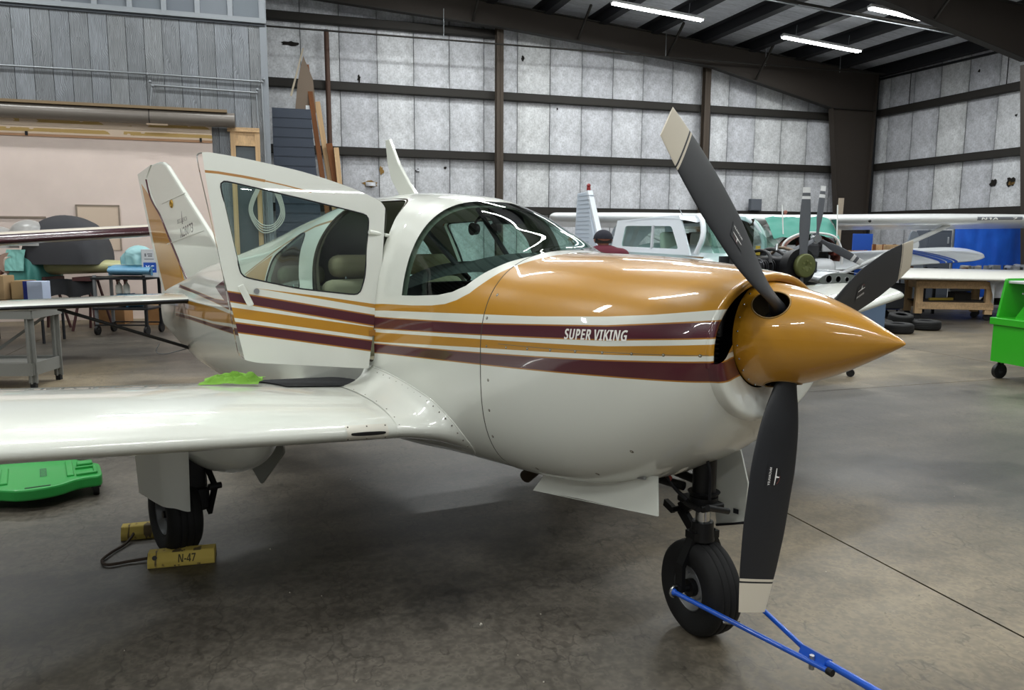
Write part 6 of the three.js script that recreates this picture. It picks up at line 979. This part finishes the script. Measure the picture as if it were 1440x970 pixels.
  for (let k = 0; k < 26; k++) { const s = .06 + .09 * r(), x = -.6 + 1.8 * r(), z = -.22 + .44 * r(), c = [0x8f9296, 0x5a5d62, 0xa7a39a, 0x33353a, 0x7e5f46][Math.floor(r() * 5)]; obj('metal_part', k % 3 ? rbox(s * 1.4, s, s, .01, x, .845 + s / 2, z, 0, r() * 3) : tf(new THREE.CylinderGeometry(s * .5, s * .6, s * 1.6, 14), x, .845 + s * .6, z, Math.PI / 2 * (k % 2 ? 0 : 1), r() * 3), M(c, .45, .5), pk); }
}
{ // green tool cart on the right edge
  const g = MP(0x2fb01e, .4, { clearcoat: .4, clearcoatRoughness: .15 }), t = thing('tool_cart', 'bright green wheeled tool cart cut off by the right edge', 'tool cart', [6.08, 0, -8.62], .22);
  obj('upper_bin', [extr(rounded([[-.56, .62], [.56, .62], [.56, .70], [-.56, .70]], .01), .66).translate(0, 0, -.33), box(1.06, .44, .03, 0, .42, .29), box(1.06, .44, .03, 0, .42, -.29), box(.03, .44, .58, -.52, .42, 0), box(.03, .44, .58, .52, .42, 0), box(1.04, .03, .6, 0, .215, 0)], g, t);
  obj('back_panel', [tf(extr(rounded([[-.50, .70], [-.42, 1.14], [.5, 1.14], [.5, .70]], .02), .03), 0, 0, -.31), tf(extr(rounded([[-.31, .70], [.10, .70], [-.22, 1.14], [-.31, 1.14]], .02), .03).rotateY(Math.PI / 2), -.46, 0, 0)], g, t);
  obj('top_tray', [rbox(.92, .03, .5, .008, .06, 1.10, -.06)], M(0xc8cacb, .5), t); obj('black_rail', rod([-.46, 1.06, .15], [.5, 1.06, .15], .016), black, t);
  for (let k = 0; k < 3; k++) obj('screw', tf(new THREE.SphereGeometry(.009, 8, 6), -.48 + .05 * k, .985 - .12 * k, .0), alum, t);
  for (const [x, z] of [[-.44, .26], [.44, .26], [-.44, -.26], [.44, -.26]]) { const c = part('caster', t, [x, 0, z]); obj('wheel', tf(new THREE.CylinderGeometry(.085, .085, .045, 28), 0, .085, 0, Math.PI / 2), black, c); obj('hub', tf(new THREE.CylinderGeometry(.03, .03, .05, 16), 0, .085, 0, Math.PI / 2), M(0x34363a, .5), c); obj('fork', [bar([0, .085, .03], [.02, .21, .02], .035, .01), bar([0, .085, -.03], [.02, .21, -.02], .035, .01), box(.09, .02, .08, .02, .2, 0)], M(0x1a1a1d, .5), c); }
  const bottle = (label, x, y, z, r, h, c, c2) => { const b = thing('bottle', label, 'bottle', [x, y, z]); obj('body', lathe([[0, 0], [r, 0], [r, h * .62], [r * .45, h * .8], [r * .4, h * .84], [0, h * .84]], 24), M(c, .4), b); obj('cap', lathe([[0, h * .84], [r * .5, h * .84], [r * .5, h], [0, h]], 20), M(c2, .4), b); };
  bottle('grey squeeze bottle on the green cart ledge', 5.65, .703, -8.36, .042, .17, 0x9aa0a4, 0xb9bcc0); bottle('lime bottle behind the grey squeeze bottle on the green cart', 5.74, .703, -8.5, .036, .2, 0x86a82a, 0xc2a32a); bottle('blue and white can on the green cart ledge at the right edge', 5.80, .703, -8.36, .045, .19, 0x24418c, 0xe3e6ea);
  const sp = thing('spray_bottle', 'white spray bottle standing on the top tray of the green cart', 'bottle', [5.93, 1.118, -8.66]); obj('bottle', lathe([[0, 0], [.05, 0], [.052, .02], [.05, .15], [.02, .2], [0, .2]], 20), M(0xb9bdd8, .4, 0), sp); obj('trigger_head', [box(.04, .05, .1, 0, .22, .01), box(.02, .06, .015, 0, .18, .05)], M(0xf0f0f0, .4), sp);
  const rg = thing('white_rag', 'crumpled white and pink rag hanging over the ledge of the green cart', 'rag', [5.86, .703, -8.34]); obj('rag', drape(.42, .22, .28, 12.4, 2, .35).translate(.0, 0, -.1), M(0xd6cfcf, .95), rg);
}
// ---------- the mechanic behind the gold nose, seen from the back ----------
function flesh(bones, N, lo, hi, k = .03) {                            // one continuous skin round tapered bones, by a smooth minimum of their distances
  const mc = new MarchingCubes(N, new THREE.MeshBasicMaterial(), false, false, 400000); mc.isolation = 0;
  const c = V3(...lo).add(V3(...hi)).multiplyScalar(.5), half = Math.max(hi[0] - lo[0], hi[1] - lo[1], hi[2] - lo[2]) / 2, B = bones.map(([a, b, r, s, fz = 1]) => ({ a: V3(...a), d: V3(...b).sub(V3(...a)), r, s, fz }));
  const p = V3(), q = V3();
  for (let z = 0; z < N; z++) for (let y = 0; y < N; y++) for (let x = 0; x < N; x++) {
    p.set(c.x + half * (x - N / 2) / (N / 2), c.y + half * (y - N / 2) / (N / 2), c.z + half * (z - N / 2) / (N / 2));
    let e = 0;
    for (const o of B) { q.copy(p).sub(o.a); const L = o.d.lengthSq(), t = L ? clamp(q.dot(o.d) / L) : 0; q.addScaledVector(o.d, -t); q.z /= o.fz; e += Math.exp(-(q.length() - lerp(o.r, o.s, t)) / k); }
    mc.field[x + y * N + z * N * N] = Math.log(Math.max(e, 1e-30)) * k;
  }
  mc.update(); const n = mc.count, g = new THREE.BufferGeometry(), P = mc.positionArray.slice(0, n * 3), Nn = mc.normalArray.slice(0, n * 3);
  for (let i = 0; i < n; i++) { P[3 * i] = c.x + half * P[3 * i]; P[3 * i + 1] = c.y + half * P[3 * i + 1]; P[3 * i + 2] = c.z + half * P[3 * i + 2]; }
  g.setAttribute('position', new THREE.BufferAttribute(P, 3)); g.setAttribute('normal', new THREE.BufferAttribute(Nn, 3)); return g;
}
{
  const t = thing('person', 'person in maroon shirt and dark cap beyond the gold cowl, seen from the back', 'person', [1.15, 0, -9.75], Math.PI + .1); t.scale.set(1.16, .985, 1.1);
  // own axes: z forward (away from the camera), y up
  const arm = (s) => [[[s * .19, 1.38, .0], [s * .26, 1.12, .06], .062, .048], [[s * .26, 1.12, .06], [s * .17, 1.02, .30], .045, .034]];
  const leg = (s) => [[[s * .10, .90, 0], [s * .11, .48, .02], .095, .06], [[s * .11, .48, .02], [s * .12, .08, -.02], .058, .038], [[s * .12, .045, -.03], [s * .13, .035, .15], .042, .034]];
  const skin = M(0xa5705a, .6);
  const bodyBones = [...arm(1), ...arm(-1), ...leg(1), ...leg(-1), [[0, .95, 0], [0, 1.12, .0], .14, .13, .8], [[0, 1.12, 0], [0, 1.30, .01], .13, .15, .75], [[-.13, 1.36, .02], [.13, 1.36, .02], .085, .085], [[0, 1.40, .03], [0, 1.50, .06], .055, .05]];
  const body = obj('body', flesh(bodyBones, 96, [-.9, -.02, -.9], [.9, 1.78, .9], .018), skin, t);
  const fingers = (s) => { const b = [[[s * .17, 1.02, .30], [s * .15, 1.0, .38], .03, .034, 1]]; for (let k = 0; k < 4; k++) { const x = s * (.15 + .022 * (k - 1.5)), l = [.05, .06, .056, .044][k]; b.push([[x, 1.0, .38], [x - s * .004, .985, .38 + l * .6], .009, .0085], [[x - s * .004, .985, .38 + l * .6], [x - s * .01, .955, .38 + l], .0085, .0075]); } b.push([[s * .12, 1.01, .33], [s * .085, 1.0, .375], .011, .0095], [[s * .085, 1.0, .375], [s * .075, .985, .41], .0095, .008]); return b; };
  for (const s of [1, -1]) obj('hand', flesh(fingers(s), 72, [s * .15 - .11, .88, .27], [s * .15 + .11, 1.10, .49], .005), skin, t);
  const H = V3(0, 1.575, .085), hd = [[[0, 1.60, .07], [0, 1.59, .10], .088, .084], [[0, 1.535, .13], [0, 1.515, .14], .052, .04], [[0, 1.57, .185], [0, 1.545, .198], .012, .014], [[-.03, 1.60, .172], [.03, 1.60, .172], .018, .018], [[-.022, 1.52, .176], [.022, 1.52, .176], .010, .010], [[.085, 1.59, .085], [.09, 1.56, .085], .014, .011], [[-.085, 1.59, .085], [-.09, 1.56, .085], .014, .011], [[0, 1.52, .07], [0, 1.48, .055], .055, .055]];
  obj('head', flesh(hd, 80, [-.14, 1.44, -.05], [.14, 1.72, .23], .012), skin, t);
  for (const s of [1, -1]) obj('eye', tf(new THREE.SphereGeometry(.0105, 12, 8), s * .031, 1.588, .176), M(0xe9e6e0, .3), t);
  obj('hair', grid(24, 10, (a, b) => { const th = lerp(-.15, Math.PI + .15, a), y = lerp(1.53, 1.60, b); return [.093 * Math.cos(th), y, .078 - .088 * Math.sin(th)]; }), M(0x2a2320, .9), t);
  const cap = part('cap', t); obj('crown', grid(32, 12, (a, b) => { const th = a * TAU, f = b * Math.PI / 2; return [.106 * Math.cos(th) * Math.cos(f), 1.585 + .118 * Math.sin(f), .085 + .115 * Math.sin(th) * Math.cos(f)]; }, true), M(0x23232e, .9), cap); obj('peak', grid(16, 6, (a, b) => { const th = lerp(.35, Math.PI - .35, a); return [.1 * Math.cos(th) * (1 + .1 * b), 1.60 - .02 * b * b, .082 + .105 * Math.sin(th) + .07 * b * Math.sin(th)]; }), M(0x23232e, .9), cap); obj('strap', tf(new THREE.TorusGeometry(.101, .006, 6, 30), 0, 1.597, .082, Math.PI / 2), M(0x1b1b24, .9), cap);
  const grow = (list, d) => list.map(([a, b, r, s, f]) => [a, b, r + d, s + d, f]);
  const sleeve = (s) => [[s * .19, 1.38, .0], [s * .245, 1.18, .045], .078, .070];
  obj('shirt', flesh([[[0, .93, 0], [0, 1.12, 0], .175, .165, .78], [[0, 1.12, 0], [0, 1.32, .01], .165, .175, .78], [[-.15, 1.365, .02], [.15, 1.365, .02], .092, .092], [[-.06, 1.42, .03], [.06, 1.42, .03], .075, .075], sleeve(1), sleeve(-1)], 80, [-.45, .75, -.45], [.45, 1.65, .45], .02), M(0x5a1528, .85), t);
  obj('trousers', flesh([...[1, -1].flatMap((s) => grow(leg(s).slice(0, 2), .018)), [[-.06, .93, 0], [.06, .93, 0], .125, .125, .85]], 80, [-.55, -.02, -.55], [.55, 1.08, .55], .018), M(0x262a36, .9), t);
  for (const s of [1, -1]) obj('shoe', flesh([[[s * .12, .055, -.035], [s * .13, .045, .16], .052, .044], [[s * .12, .09, -.02], [s * .12, .12, -.02], .05, .05]], 48, [s * .125 - .15, -.02, -.1], [s * .125 + .15, .28, .2], .012), M(0x1b1a1a, .7), t);
}
renderer.render(scene, camera);
